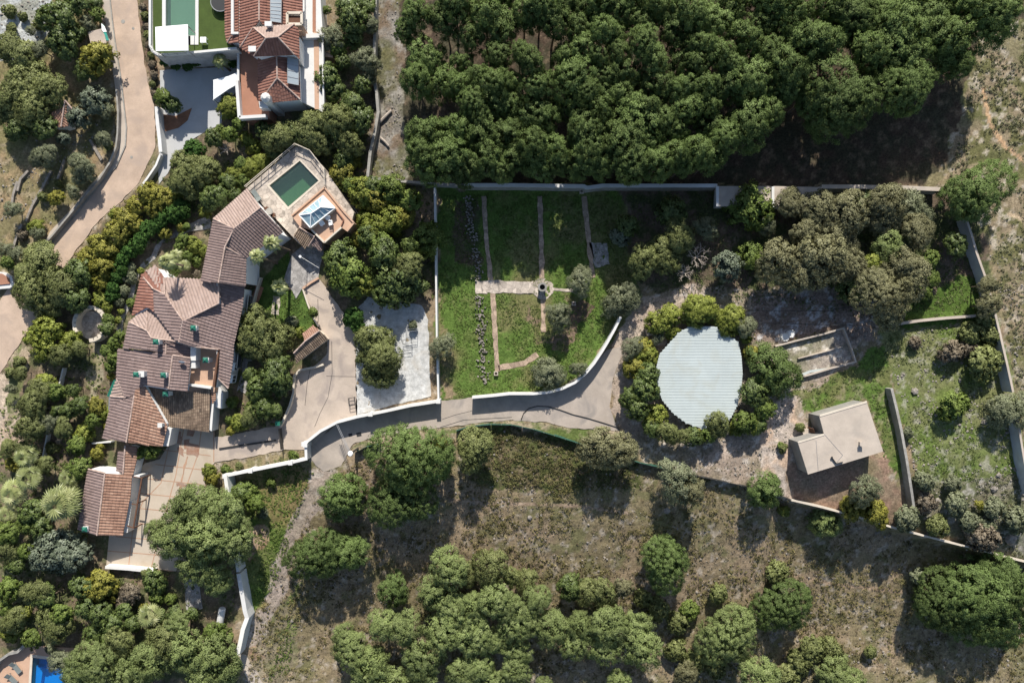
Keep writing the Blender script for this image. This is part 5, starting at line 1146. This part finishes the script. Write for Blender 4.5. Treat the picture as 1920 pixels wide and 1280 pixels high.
@local
def bare(px, py, r, region, h=3.5, look='leafless grey tree'):
    top = G(px, py, h*.7); g0 = gzf(top.x, top.y); root = empty('bare_tree', (top.x, top.y, g0)); root['category'] = 'tree'; mb = MB(); rr = random.Random(int(px+py)); L = r*S
    def br(p, d, l, w_, dep):
        q = p+d*l; m_ = p+d*l*.5+Vector((rr.gauss(0, .06), rr.gauss(0, .06), rr.gauss(0, .04)))*l; mb.tube([p, m_, q], [w_, w_*.8, w_*.6], n=5, cap=False)
        if dep:
            for _ in range(3): br(q if _ else m_, (d+Vector((rr.gauss(0, .6), rr.gauss(0, .6), rr.gauss(.05, .3)))).normalized(), l*rr.uniform(.5, .8), w_*.6, dep-1)
    for i in range(6): a = i*1.05; br(Vector((0, 0, h*.35)), Vector((math.cos(a), math.sin(a), .7)).normalized(), L*.5, .08, 3)
    mb.tube([(0, 0, -.2), (0, 0, h*.4)], [.16, .12], n=7); mb.build('crown', M['dead'], root); PLANTS.append((root, px, py, look, region, r, 'bare')); return root

FOREST = """780,30,28 835,45,28 910,28,40 880,70,28 942,65,35 975,97,20 800,117,38 865,122,24 892,140,22 935,112,28 1000,125,30 780,155,32 830,162,34 860,160,22 925,162,32 965,155,22 1005,165,28 885,195,25 922,200,30 955,200,24 1005,220,38
860,245,32 800,262,42 900,265,38 950,262,34 997,275,34 1035,280,32 835,295,38 910,300,36 960,303,34 1010,308,32 800,310,34 870,318,30 940,322,26 1045,310,22 785,285,28
985,28,32 1015,12,28 1040,45,36 1085,62,34 1097,26,32 1126,12,32 1130,58,30 1065,108,28 1092,100,32 1122,108,24 1070,150,36 1100,175,22 1132,145,24 1132,178,26 1085,212,32 1122,207,28 1097,240,34 1132,248,30 1105,275,36 1092,305,34 1125,305,30
1160,28,32 1197,45,34 1230,18,28 1260,30,28 1295,28,32 1265,65,30 1330,55,38 1365,15,42 1390,82,38 1422,48,26 1465,28,52 1510,90,44 1590,45,50 1175,140,36 1158,100,24 1230,122,28 1280,120,36 1310,122,26 1347,104,26 1372,125,22 1435,105,28 1462,125,38 1165,178,28 1190,195,24 1225,165,36 1285,165,32 1320,163,26 1360,165,38 1405,158,36 1412,192,26 1452,172,32 1478,170,26 1280,212,32 1190,235,42 1240,225,28 1325,240,36 1402,237,40 1437,210,30 1565,200,72 1515,180,36 1165,275,40 1220,275,36 1260,290,30 1300,285,34 1330,300,32 1180,308,32 1228,308,32 1280,312,24 1360,260,24
1583,40,46 1526,84,38 1642,30,34 1675,64,44 1730,30,46 1740,64,36 1762,77,42 1657,112,46 1775,105,42 1830,38,52 1868,30,40 1690,172,52 1620,95,32 1706,108,34 1805,122,20 1720,150,30 1480,70,30 1430,5,30 1550,15,34 1310,85,24 1205,85,28 1150,70,26 850,5,30 940,0,30 760,60,20 1060,5,28 1180,3,26 1690,5,34 1780,5,36 900,225,24 1210,200,20 1330,200,20 1270,250,22"""
REG = {}
def parse(region, txt, kind=None, h=None):
    for ln in txt.split():
        a = ln.split(','); k = kind or a.pop(0); v = [float(x) for x in a]; hh = v[3] if len(v) > 3 else h
        if k == 'palm': palm(v[0], v[1], v[2], region, hh or 4.5)
        elif k == 'fpalm': palm(v[0], v[1], v[2]*1.1, region, hh or 3.5, fan=True, look='fan palm')
        elif k == 'spalm': palm(v[0], v[1], v[2], region, hh or 6, fan=True, shaggy=True, look='big shaggy fan palm')
        elif k == 'bare': bare(v[0], v[1], v[2], region, hh or 3.5)
        else: plant(k, v[0], v[1], v[2], region, hh)
for ln in FOREST.split():
    x, y, r = map(float, ln.split(',')); rw = min(7, int(y/45)); nm = ('seventh', 'sixth', 'fifth', 'fourth', 'third', 'second', 'first')[min(6, rw)]
    plant('pine', x, y, r*1.02, f'forest:{nm}', h=11.0+(r-30)*.04+tr.uniform(-1.6, .9))
parse('on the slope below the lane', "pine,768,852,66,8.5 pine,757,938,52,6.5 pine,645,930,41,5 pine,592,1038,50,6 pine,645,1036,40,5.2 pine,737,1105,33,4.5 holm,888,843,43 oak,1125,838,34 oak,1160,846,34 olive,1262,900,38 oak,1300,915,26 pine,1430,922,38,5 yellow,828,828,12 lpine,1538,980,34,3.6 bush,1451,1072,24 bush,1348,1112,20 pine,1245,1060,49,6.5 pine,1460,1135,52,6.5 bush,1235,1140,24 bush,1275,1165,22")
parse('in the pine cluster at the bottom', "lpine,845,1067,36,6 lpine,810,1115,38,6 lpine,650,1200,28 lpine,720,1170,32 lpine,760,1178,36 lpine,662,1224,34 lpine,703,1238,36 lpine,790,1230,40 lpine,832,1188,36 lpine,855,1148,30 lpine,862,1255,32 lpine,687,1270,32 lpine,800,1275,32 lpine,745,1285,34 lpine,927,1130,36 lpine,965,1135,30 lpine,1010,1122,28 lpine,965,1168,34 lpine,890,1130,28 lpine,885,1162,30 lpine,885,1198,36 lpine,965,1218,28 lpine,925,1200,28 lpine,1045,1180,36 lpine,1000,1168,26 lpine,1132,1170,36 lpine,1090,1165,28 lpine,1190,1172,30 lpine,1205,1212,42 lpine,1135,1212,32 lpine,1075,1205,30 lpine,897,1248,32 lpine,960,1255,32 lpine,925,1280,30 lpine,1020,1282,18 lpine,1165,1280,24")
parse('beside the bottom pine cluster', "holm,872,1075,24 holm,922,1062,32 holm,958,1080,22 holm,988,1088,22 dark,1067,1100,28 holm,1100,1108,26 holm,1130,1110,30 oak,1165,1098,22 bush,1210,1120,18 gbush,1290,1148,20 bush,1268,1215,24 bush,1300,1240,26 oak,1285,1262,24")
parse('in the bottom right', "lpine,1357,1190,54,6.5 lpine,1423,1262,40 lpine,1560,1262,40,5 lpine,1590,1280,36,5 bush,1523,1216,28 bush,1495,1240,26 bush,1563,1216,22 bush,1480,1270,24 bush,1632,1222,15 bush,1340,1250,22 pine,1826,1108,82,9 pine,1760,1120,50,6.5 pine,1885,1095,56,8 pine,1845,1160,60,6.5 obush,1722,1080,20")
parse('around the concrete outbuilding', "olive,1612,918,30 yellow,1600,952,24,1.4 yellow,1635,962,26,1.4 yellow,1655,978,16,1.2 obush,1697,972,28 lime,1470,955,12 bush,1500,800,10 bush,1468,842,9 gbush,1462,835,7")
parse('in the rocky meadow', "obush,1732,900,20 obush,1790,908,14 brown,1735,938,22 obush,1790,945,24 brown,1830,1000,28 brown,1858,1010,22 obush,1902,972,26 bush,1760,990,22 yellow,1834,945,9 gbush,1785,765,28 brown,1782,662,24 brown,1812,650,16 bush,1827,625,22 bush,1838,675,30 bush,1858,632,20 brown,1712,642,12 olive,1897,775,40,3.4 obush,1815,975,20 obush,1868,955,20 obush,1845,985,18 obush,1700,810,12")
parse('in the wooded corner below the wall', "green,1395,393,42,4.6 olive,1432,424,20 holm,1272,440,32 holm,1240,470,26 holm,1205,490,30 olive,1320,430,24 bare,1310,480,24 holm,1250,490,26 blue,1362,500,30 green,1405,487,26,2.6 oak,1482,383,26 oak,1530,398,36 oak,1505,440,32 oak,1582,403,42 oak,1565,455,36 dark,1615,382,26 oak,1660,380,40 olive,1702,400,36,4 oak,1655,415,28 oak,1460,490,38 oak,1540,485,46 oak,1500,512,36 lpine,1655,462,32,5 lime,1634,492,22,4.5 oak,1590,505,34 oak,1690,495,38 oak,1650,550,50 oak,1668,585,36 oak,1705,525,38 green,1740,493,20,4 green,1743,526,17,3.4 green,1732,545,15,3 oak,1720,435,28 pine,1820,368,60,7 oak,1848,535,18 oak,1852,572,22 dark,1797,457,24 dark,1260,395,30 dark,1180,420,22 blue,1165,442,20 brown,1745,545,12 bare,1285,510,18 dark,1600,545,28 bush,1845,600,20")
parse('on the lawn', "olive,1090,530,28 olive,1157,560,33,3.4 olive,1044,595,27 olive,1032,700,34,3 olive,1085,690,16 olive,835,652,24 olive,1178,545,18")
parse('around the round tank', "lime,1235,605,26 lime,1262,590,22 fluff,1312,582,28 lime,1288,585,20 lime,1332,588,20 lime,1350,596,18 lime,1395,625,16 holm,1258,815,18 dark,1300,818,18 green,1330,818,16 fluff,1375,600,26 olive,1400,615,20 lime,1258,622,14 yellow,1205,650,22 lime,1210,665,24 yellow,1190,690,24 olive,1185,655,22 dark,1205,735,28 lime,1222,678,17 dark,1215,700,24 dark,1195,765,24 lime,1226,780,25 holm,1250,810,20 holm,1282,818,15 yellow,1312,815,16 dark,1225,800,18 holm,1345,795,24 lime,1375,805,16 green,1395,790,22 lime,1412,800,22 green,1428,765,22 pine,1440,690,46,4.8 dark,1415,735,26 yellow,1410,660,16 olive,1230,634,12 dark,1180,740,20 dark,1425,795,16")
parse('around the gravel yard', "dark,632,490,34,4.4 green,660,512,38,4.6 lime,672,540,26,3.4 hedge,662,590,15 hedge,668,612,12 dark,742,520,50,5 holm,765,502,28,5 dark,718,482,32 dark,728,548,26 green,802,437,32,4.5 lime,800,462,24 holm,702,640,34,3.6 holm,705,668,36,3.8 holm,715,700,34,3.6 holm,722,675,30 dark,790,540,14 obush,775,610,10")  # one holm crown stands in for the sunlit part of the big dark tree
parse('in the bed left of the driveway', "holm,480,610,40,4.6 holm,505,640,42,4.4 holm,475,650,36,4 lime,560,622,10 obush,548,600,12 dark,530,680,22 dark,512,710,30 dark,490,730,22 dark,528,730,20 dark,495,760,22 dark,520,770,16 dark,470,700,16 gbush,437,757,13 gbush,428,786,9 lime,450,795,20 yellow,432,806,10 holm,470,780,20 gbush,475,765,14 palm,507,455,20,8.6 palm,480,480,18,8.4 palm,522,537,20,5 lime,500,770,10 green,590,585,10")
parse('on the strip below the driveway', "lime,392,882,16 yellow,400,895,16 gbush,424,881,12 bush,447,875,8 gbush,553,853,10 brown,400,912,10 green,460,925,26,2.2 green,480,940,18 obush,495,960,12 gbush,510,905,10")
parse('in the hedge around the green pool', "yellow,637,328,24 yellow,667,304,15 green,655,345,16 lime,680,362,30 yellow,702,380,28 green,735,355,26 yellow,745,378,20 lime,703,428,26 lime,740,420,30 yellow,758,405,24 green,715,460,26 dark,690,445,22 lime,680,408,18 green,770,372,22 dark,650,300,20 dark,700,350,20 yellow,665,450,14 dark,775,460,20")
parse('between the white villa and the green pool', "holm,570,250,38,4.4 holm,600,235,36,4.4 holm,630,225,34 holm,520,260,30 holm,655,270,26 dark,672,222,26 dark,665,195,24 green,432,250,17 dark,397,262,20 lime,462,260,16 lime,475,275,15 yellow,468,285,9 dark,500,245,18 green,450,235,14 dark,545,250,20 holm,600,270,22 dark,640,255,24 green,410,245,12 hedge,362,284,17 bare,418,275,12 dark,590,205,12 dark,515,285,14")
parse('right of the white villa', "olive,630,75,26 green,632,92,18 dark,665,37,34 dark,650,15,26 olive,690,50,20 dark,668,75,20 olive,685,118,26 dark,612,150,26 dark,628,168,20 dark,680,160,20 dark,640,120,16 green,612,20,10 dark,690,15,20 olive,690,150,16 olive,650,205,16 dark,610,125,14")
parse('beside the villa drive', "fluff,430,202,24,2.6 palm,410,112,18,4 green,312,185,20 dark,325,198,18 hedge,310,116,10 hedge,330,118,10 hedge,350,120,10 hedge,368,118,9 hedge,437,118,10")
parse('on the slope above the tiled house', "holm,350,318,34,3.6 holm,380,322,36,3.8 holm,365,345,32,3.4 holm,340,340,26 fluff,470,318,20 fluff,445,328,20 fluff,490,306,16 fluff,425,345,18 dark,412,365,26 dark,395,375,24 dark,430,345,18 green,450,310,14 green,455,340,16 dark,440,365,16 lime,387,400,13 yellow,310,437,14 yellow,340,425,12 obush,270,452,13 green,352,425,8")
parse('in the yellow hedge beside the road', "yellow,275,362,24 yellow,298,368,26 yellow,312,380,24 yellow,285,388,24 yellow,255,385,20 lime,220,402,16 yellow,237,418,26 yellow,215,438,28 yellow,255,425,18 yellow,187,465,28 yellow,210,470,22 yellow,165,485,24 yellow,195,502,26 yellow,190,525,20 lime,325,372,18 yellow,180,490,20")
parse('in the green hedge above the tiled house', "hedge,335,392,16 hedge,320,402,16 hedge,305,412,15 hedge,292,422,15 hedge,280,434,15 hedge,266,446,14 hedge,254,458,14 hedge,242,472,14 hedge,232,486,14 hedge,224,502,14 hedge,218,520,13 hedge,213,538,13 hedge,208,556,12 obush,240,520,14 obush,232,545,13 obush,246,500,12 lime,272,452,10 obush,225,566,12")
parse('in the north wing garden', "palm,310,490,21,8.3 palm,328,478,16,3 green,325,500,16 lime,362,460,20 green,345,450,14 gbush,368,488,14 lime,378,470,12 green,335,462,14 brown,367,512,10 fpalm,345,497,13,3 green,350,480,14 lime,264,508,8 gbush,245,570,9")
parse('in the garden left of the road', "olive,85,290,26 olive,70,298,18 olive,155,308,26 olive,165,322,20 olive,197,262,17 olive,137,360,15 yellow,107,372,18,2.4 bush,80,370,11 olive,25,395,18 lime,70,422,18 olive,72,440,14 brown,40,440,12,.6 olive,12,470,16 olive,36,478,16 bush,205,275,9 bush,110,345,9 olive,150,335,18")
parse('at the left end of the road', "holm,80,500,46,4.6 holm,118,535,44,4.6 holm,60,545,34,4.4 dark,150,515,32,4 holm,95,570,34,3.6 dark,140,560,28 holm,45,515,24 green,15,492,16")
parse('in the upper left corner', "holm,38,105,38,4 holm,15,90,28 dark,116,28,38 dark,112,78,34 olive,80,95,20 yellow,180,103,36,4.2 olive,163,45,18 green,182,32,16 holm,56,160,48,5 holm,25,185,38,5 holm,92,172,34,4.6 holm,60,205,34 blue,180,190,34,3.6 blue,150,222,24 olive,200,210,16 holm,15,215,26 dark,140,60,20 dark,165,135,22 dark,150,8,26 olive,60,60,12 bush,42,30,10 bush,68,48,12 bush,25,55,11 dark,85,240,26 dark,30,245,24 blue,120,260,14 bush,15,20,14 dark,180,8,14")
parse('in the strip right of the road', "brown,268,15,9 bush,272,32,9 brown,276,50,9 bush,278,68,9 brown,281,86,9 bush,283,104,9 brown,285,122,9 brown,288,140,9 bush,286,158,8 brown,290,175,8")
parse('around the round patio', "lime,190,566,20,1.6 lime,202,575,14 dark,203,618,15 green,202,600,12 lime,222,600,8 green,226,630,12 green,210,645,14 green,215,672,16 lime,100,620,34,3.6 lime,130,640,26 lime,95,655,30 lime,75,635,26 holm,115,665,24 green,200,660,14 holm,150,655,18 lime,228,585,7 green,233,652,9")
parse('left of the tiled house', "lime,90,715,22,3 green,105,735,20 holm,62,760,28 holm,75,735,24 olive,90,790,24 holm,60,800,28 dark,150,755,20 yellow,180,765,20 lime,195,775,14 green,178,790,16 yellow,200,800,9 lime,160,812,22 green,150,835,20 yellow,182,850,15 yellow,188,835,9 holm,120,800,20 dark,130,770,18 green,205,690,12 yellow,208,706,9 holm,45,840,22 holm,40,700,14 olive,20,730,12 bush,35,680,13 bush,20,700,13 dark,112,770,16 bush,100,840,14 dark,140,730,16")
parse('among the fan palms', "spalm,107,945,38,5.5 fpalm,45,858,24,3.5 fpalm,50,896,26,3.8 fpalm,125,895,20,3.2 fpalm,20,925,26,3 fpalm,12,965,20,2.4 green,150,882,24 dark,65,965,26 dark,75,990,26 green,15,1000,28 holm,10,1030,26 green,50,985,20 holm,85,870,18 dark,135,925,16 green,285,845,18 green,270,850,14 obush,215,895,8 yellow,20,870,16 holm,15,840,18 green,45,1030,18 dark,35,1060,20")
parse('in the lower left grove', "blue,112,1032,48,4.5 blue,140,1045,36,4 blue,85,1040,32,4 yellow,190,1097,38,3.6 brown,245,1110,24,2.6 brown,232,1128,18,2 dark,285,1090,28,2.6 gbush,295,1120,18 gbush,320,1125,12 lpine,380,945,44,7.4 lpine,425,950,42,7 lpine,330,1010,46,7 lpine,385,1005,50,8.4 lpine,430,1015,42,7 lpine,375,1055,42,6 lpine,300,995,26,5.6 lpine,345,965,34,7 lpine,412,1090,30,4.6 lpine,450,985,26,6 dark,455,925,26,2.4 holm,275,1075,10 green,15,1100,26 holm,70,1110,30 dark,90,1120,26 holm,105,1165,38,4 green,115,1150,24 holm,30,1160,28 lime,20,1190,22 lime,50,1150,14 dark,190,1150,26 dark,210,1170,24 holm,225,1200,28 lpine,180,1240,58,6 lpine,150,1262,34,5 fpalm,278,1155,26,3 yellow,270,1140,10 lpine,340,1170,26,4.5 holm,310,1200,40,5 lpine,345,1225,46,5.5 lpine,400,1240,50,5.5 lpine,290,1245,40,5.5 lpine,380,1268,36,5 green,400,1182,24 lpine,245,1265,36,5 olive,118,1238,26,3.4 obush,95,1215,12 dark,235,1240,18 green,60,1195,22 dark,150,1105,24 dark,180,1185,20 dark,250,1170,18 lime,180,1200,8 green,12,1140,18 dark,160,1140,24 dark,300,1160,18 dark,360,1150,16 dark,330,1150,16 dark,235,1150,18 dark,205,1200,18 green,432,1195,9")

# unique, findable labels
ORD = ['first', 'second', 'third', 'fourth', 'fifth', 'sixth', 'seventh', 'eighth', 'ninth', 'tenth', '11th', '12th', '13th', '14th', '15th', '16th', '17th', '18th', '19th', '20th', '21st', '22nd', '23rd', '24th', '25th', '26th', '27th', '28th', '29th', '30th', '31st', '32nd', '33rd', '34th', '35th', '36th', '37th', '38th', '39th', '40th', '41st', '42nd', '43rd', '44th', '45th', '46th', '47th', '48th', '49th', '50th']
from collections import defaultdict
gp_ = defaultdict(list)
for t_ in PLANTS: gp_[(t_[3], t_[4])].append(t_)
for (look, reg), L in gp_.items():
    fr = reg.startswith('forest'); where = f"in the forest's {reg[7:]} row from the wall" if fr else reg
    if len(L) == 1: L[0][0]['label'] = f'{look} {where}'; continue
    for t_ in L: t_[0]['group'] = f"{look}s {where}"
    L.sort(key=lambda t_: t_[5]); n = len(L)
    sp_x = max(t_[1] for t_ in L)-min(t_[1] for t_ in L); sp_y = max(t_[2] for t_ in L)-min(t_[2] for t_ in L)
    ax_ = 1 if sp_x >= sp_y else 2; L.sort(key=lambda t_: t_[ax_])
    for i, t_ in enumerate(L):
        e = 'left' if ax_ == 1 else 'top'
        if n == 2: s_ = ('left one', 'right one')[i] if ax_ == 1 else ('upper one', 'lower one')[i]
        elif i == 0: s_ = 'leftmost' if ax_ == 1 else 'topmost'
        elif i == n-1: s_ = 'rightmost' if ax_ == 1 else 'lowest'
        else: s_ = f'{ORD[i]} from the {e}'
        t_[0]['label'] = f'{look}, {s_} {where}' if fr else f'{look} {where}, {s_}'

# ------------------------------------------------------------------ scrub, grass and stones nobody could count
def tufts(name, polys, n, rmin, rmax, k, m_, lw, lh, seed, dens=None, up=.5, hf=.8, zlift=0.0):
    global rng
    rng = np.random.default_rng(seed); XY = []
    W = [wpoly(PX(p)) for p in polys]; A = []
    for p in W: xs = [q[0] for q in p]; ys = [q[1] for q in p]; A.append((max(xs)-min(xs))*(max(ys)-min(ys)))
    for p, a in zip(W, A):
        xs = [q[0] for q in p]; ys = [q[1] for q in p]; c = int(n*a/sum(A)); x = rng.uniform(min(xs), max(xs), c); y = rng.uniform(min(ys), max(ys), c); ok = inpoly(x, y, p)
        if dens: ok &= fbm(x, y, dens[0], dens[1], 4) > dens[2]+rng.uniform(-.05, .05, c)
        XY.append(np.stack([x[ok], y[ok]], 1))
    XY = np.concatenate(XY)
    blk = np.zeros(len(XY), bool)
    for q in PAVED.values(): blk |= inpoly(XY[:, 0], XY[:, 1], wpoly(q))
    for a_, wd, _m in PATHS['garden_path']: blk |= inpoly(XY[:, 0], XY[:, 1], wpoly(strip(a_, wd+2)))
    XY = XY[~blk]; n = len(XY); r = rmin+(rmax-rmin)*rng.random(n)**2.2
    z = gz(XY[:, 0], XY[:, 1]); i = np.repeat(np.arange(n), k); d = sph(n*k, -.1)
    pos = np.stack([XY[i, 0], XY[i, 1], z[i]+zlift], 1)+d*r[i][:, None]*rng.uniform(.5, 1, (n*k, 1))*np.array([1, 1, hf]); nn = d+rng.normal(0, up, d.shape)
    sc_ = (.6+.4*r/rmax)[i]*rng.uniform(.7, 1.3, n*k); V, F_ = quads(pos, nn, None, lw*sc_, lh*sc_)
    ct = np.clip(.5+rng.normal(0, .22, n), 0, 1); t = np.clip(ct[i]+rng.normal(0, .1, n*k), 0, 1)
    cn = d+np.array([0, 0, .4])+rng.normal(0, .25, d.shape); cn /= np.linalg.norm(cn, axis=1, keepdims=True)
    o = link(name, soft(name, V, F_, np.repeat(t, 4), cn), m_); return tag(o, kind='stuff')
SLOPE = "610,900 700,850 860,815 960,800 1100,838 1200,868 1480,936 1600,968 1840,1032 1940,1070 1940,1300 450,1300 480,1150 560,1000"
tufts('scrub', [SLOPE], 15000, .14, .7, 34, tintmat('scrub_leaves', [(.06, .055, .02), (.14, .125, .045), (.24, .20, .09)], rough=.8, noise=.35, nscale=.4), .055, .09, 3, dens=(4, 41, .47))
tufts('dry_scrub', [SLOPE], 7000, .1, .42, 22, tintmat('dry_scrub_leaves', [(.14, .10, .06), (.24, .19, .125), (.34, .29, .21)], rough=.9, noise=.25, nscale=.4), .04, .08, 4)
tufts('hill_scrub', ["1845,60 1960,40 1960,860 1925,850 1890,620 1850,440 1780,330 1800,240", "1720,905 1930,890 1940,1060 1760,1000"], 5600, .12, .5, 26, tintmat('hill_scrub_leaves', [(.075, .08, .035), (.14, .145, .07), (.22, .21, .125)], rough=.8, noise=.35, nscale=.4), .055, .09, 5, dens=(4, 51, .46))
tufts('fence_scrub', ["870,812 960,800 1080,838 1190,868 1180,915 1090,925 880,900"], 1500, .2, .55, 30, tintmat('bramble_leaves', [(.06, .06, .022), (.12, .13, .04), (.17, .12, .07)], rough=.8, noise=.35, nscale=.5), .055, .09, 6)
GM = tintmat('grass_blades', [(.055, .09, .016), (.115, .17, .034), (.20, .24, .07)], rough=.7, noise=.3, nscale=.35, trans=.1)
tufts('grass', ["822,365 1160,365 1190,560 1060,725 885,745 825,750", "480,560 540,470 585,560 600,610 540,640 470,600"], 15000, .06, .2, 14, GM, .03, .07, 7, dens=(3, 61, .42))
tufts('meadow_grass', ["1480,735 1600,690 1675,630 1668,720 1700,900 1655,860 1628,748 1515,775", "1665,620 1870,605 1915,860 1920,900 1725,900 1690,800", "1690,540 1850,520 1850,590 1700,600", "1170,360 1700,360 1830,400 1850,560 1640,600 1240,545"], 14000, .07, .28, 16, tintmat('meadow_blades', [(.06, .09, .02), (.12, .155, .045), (.22, .23, .11)], rough=.8, noise=.35, nscale=.3), .035, .08, 8, dens=(3, 71, .42))
tufts('bank_grass', ["435,905 560,870 590,887 560,960 520,1090 475,1150 455,1120 445,1000", "575,1010 560,1150 540,1260 500,1280 530,1170 550,1080"], 5000, .08, .3, 18, GM, .04, .09, 9, dens=(2.5, 81, .40))
tufts('weeds', ["60,480 200,240 205,190 120,190 0,300 0,480", "700,5 750,5 755,335 695,330 708,200", "1165,700 1200,560 1400,545 1640,560 1640,640 1460,640 1490,740 1480,830 1420,900 1240,870 1165,790"], 3500, .06, .25, 14, tintmat('weed_leaves', [(.09, .085, .03), (.15, .15, .06), (.24, .21, .11)], rough=.8, noise=.3, nscale=.3), .035, .07, 10, dens=(3, 91, .5))
tufts('undergrowth', ["130,620 230,640 200,900 150,1050 0,1050 0,760", "0,1050 440,1080 440,1290 0,1200", "405,885 470,872 568,850 570,862 470,885 420,893", "260,350 560,250 700,240 700,420 640,350 560,260 380,430 250,560", "440,700 540,690 540,800 430,810", "660,350 820,350 815,560 690,540"], 5000, .15, .5, 26, tintmat('undergrowth_leaves', [(.06, .08, .02), (.12, .155, .04), (.20, .23, .07)], rough=.7, noise=.3, nscale=.3), .06, .10, 12, dens=(3, 101, .44))
EW = []
for k_ in ('road', 'lane', 'driveway'):
    pp = PAVED[k_]
    for a_, b_ in zip(pp, pp[1:]+pp[:1]):
        if min(a_[1], b_[1]) > -50 and min(a_[0], b_[0]) > -40: EW.append(' '.join(f'{x},{y}' for x, y in strip([a_, b_], 9)))
tufts('verge_weeds', EW, 2600, .05, .2, 12, tintmat('verge_leaves', [(.12, .10, .05), (.17, .155, .07), (.25, .21, .13)], rough=.8, noise=.3, nscale=.3), .03, .06, 14)
# scattered stones
def stones(name, polys, n, r0, r1, seed, dens=None):
    global rng
    rng = np.random.default_rng(seed); pts = []
    W = [wpoly(PX(p)) for p in polys]; A = [(max(q[0] for q in p)-min(q[0] for q in p))*(max(q[1] for q in p)-min(q[1] for q in p)) for p in W]
    for p, a in zip(W, A):
        xs = [q[0] for q in p]; ys = [q[1] for q in p]; c = int(n*a/sum(A)); x = rng.uniform(min(xs), max(xs), c); y = rng.uniform(min(ys), max(ys), c); ok = inpoly(x, y, p)
        if dens: ok &= fbm(x, y, dens[0], dens[1], 4) > dens[2]
        pts.append(np.stack([x[ok], y[ok]], 1))
    XY = np.concatenate(pts); blk = np.zeros(len(XY), bool)
    for q in PAVED.values(): blk |= inpoly(XY[:, 0], XY[:, 1], wpoly(q))
    XY = XY[~blk]; n = len(XY); r = r0+(r1-r0)*rng.random(n)**3; z = gz(XY[:, 0], XY[:, 1])
    cube = np.array([(-1,-1,-1),(1,-1,-1),(1,1,-1),(-1,1,-1),(-.6,-.6,.6),(.6,-.6,.6),(.6,.6,.6),(-.6,.6,.6)], float)
    V = cube[None]*rng.uniform(.6, 1.2, (n, 8, 3))*r[:, None, None]; a = rng.uniform(0, 6.28, n); ca_, sa = np.cos(a)[:, None], np.sin(a)[:, None]
    X_ = V[..., 0]*ca_-V[..., 1]*sa; Y_ = V[..., 0]*sa+V[..., 1]*ca_; V = np.stack([X_+XY[:, 0:1], Y_+XY[:, 1:2], V[..., 2]*.6+z[:, None]+.04], -1).reshape(-1, 3)
    fb = np.array([(4,5,6,7),(0,1,5,4),(1,2,6,5),(2,3,7,6),(3,0,4,7)]); F_ = (fb[None]+np.arange(n)[:, None, None]*8).reshape(-1, 4)
    return tag(link(name, npmesh(name, V, F_), M['rockm']), kind='stuff')
stones('scattered_stones', [SLOPE], 3600, .05, .24, 21, dens=(5, 111, .48))
stones('scattered_stones', ["1665,620 1870,605 1915,860 1920,900 1930,1000 1725,950 1690,800", "1850,450 1940,450 1940,860 1900,700"], 3000, .05, .22, 22, dens=(3, 121, .47))
stones('scattered_stones', ["1165,700 1200,560 1400,545 1640,560 1640,640 1600,680 1490,700 1480,830 1420,900 1240,870 1165,790", "700,5 750,5 755,335 695,330 708,200", "0,0 90,0 80,110 0,110", "60,480 200,240 120,190 0,300 0,480"], 4000, .04, .22, 23, dens=(3, 131, .47))
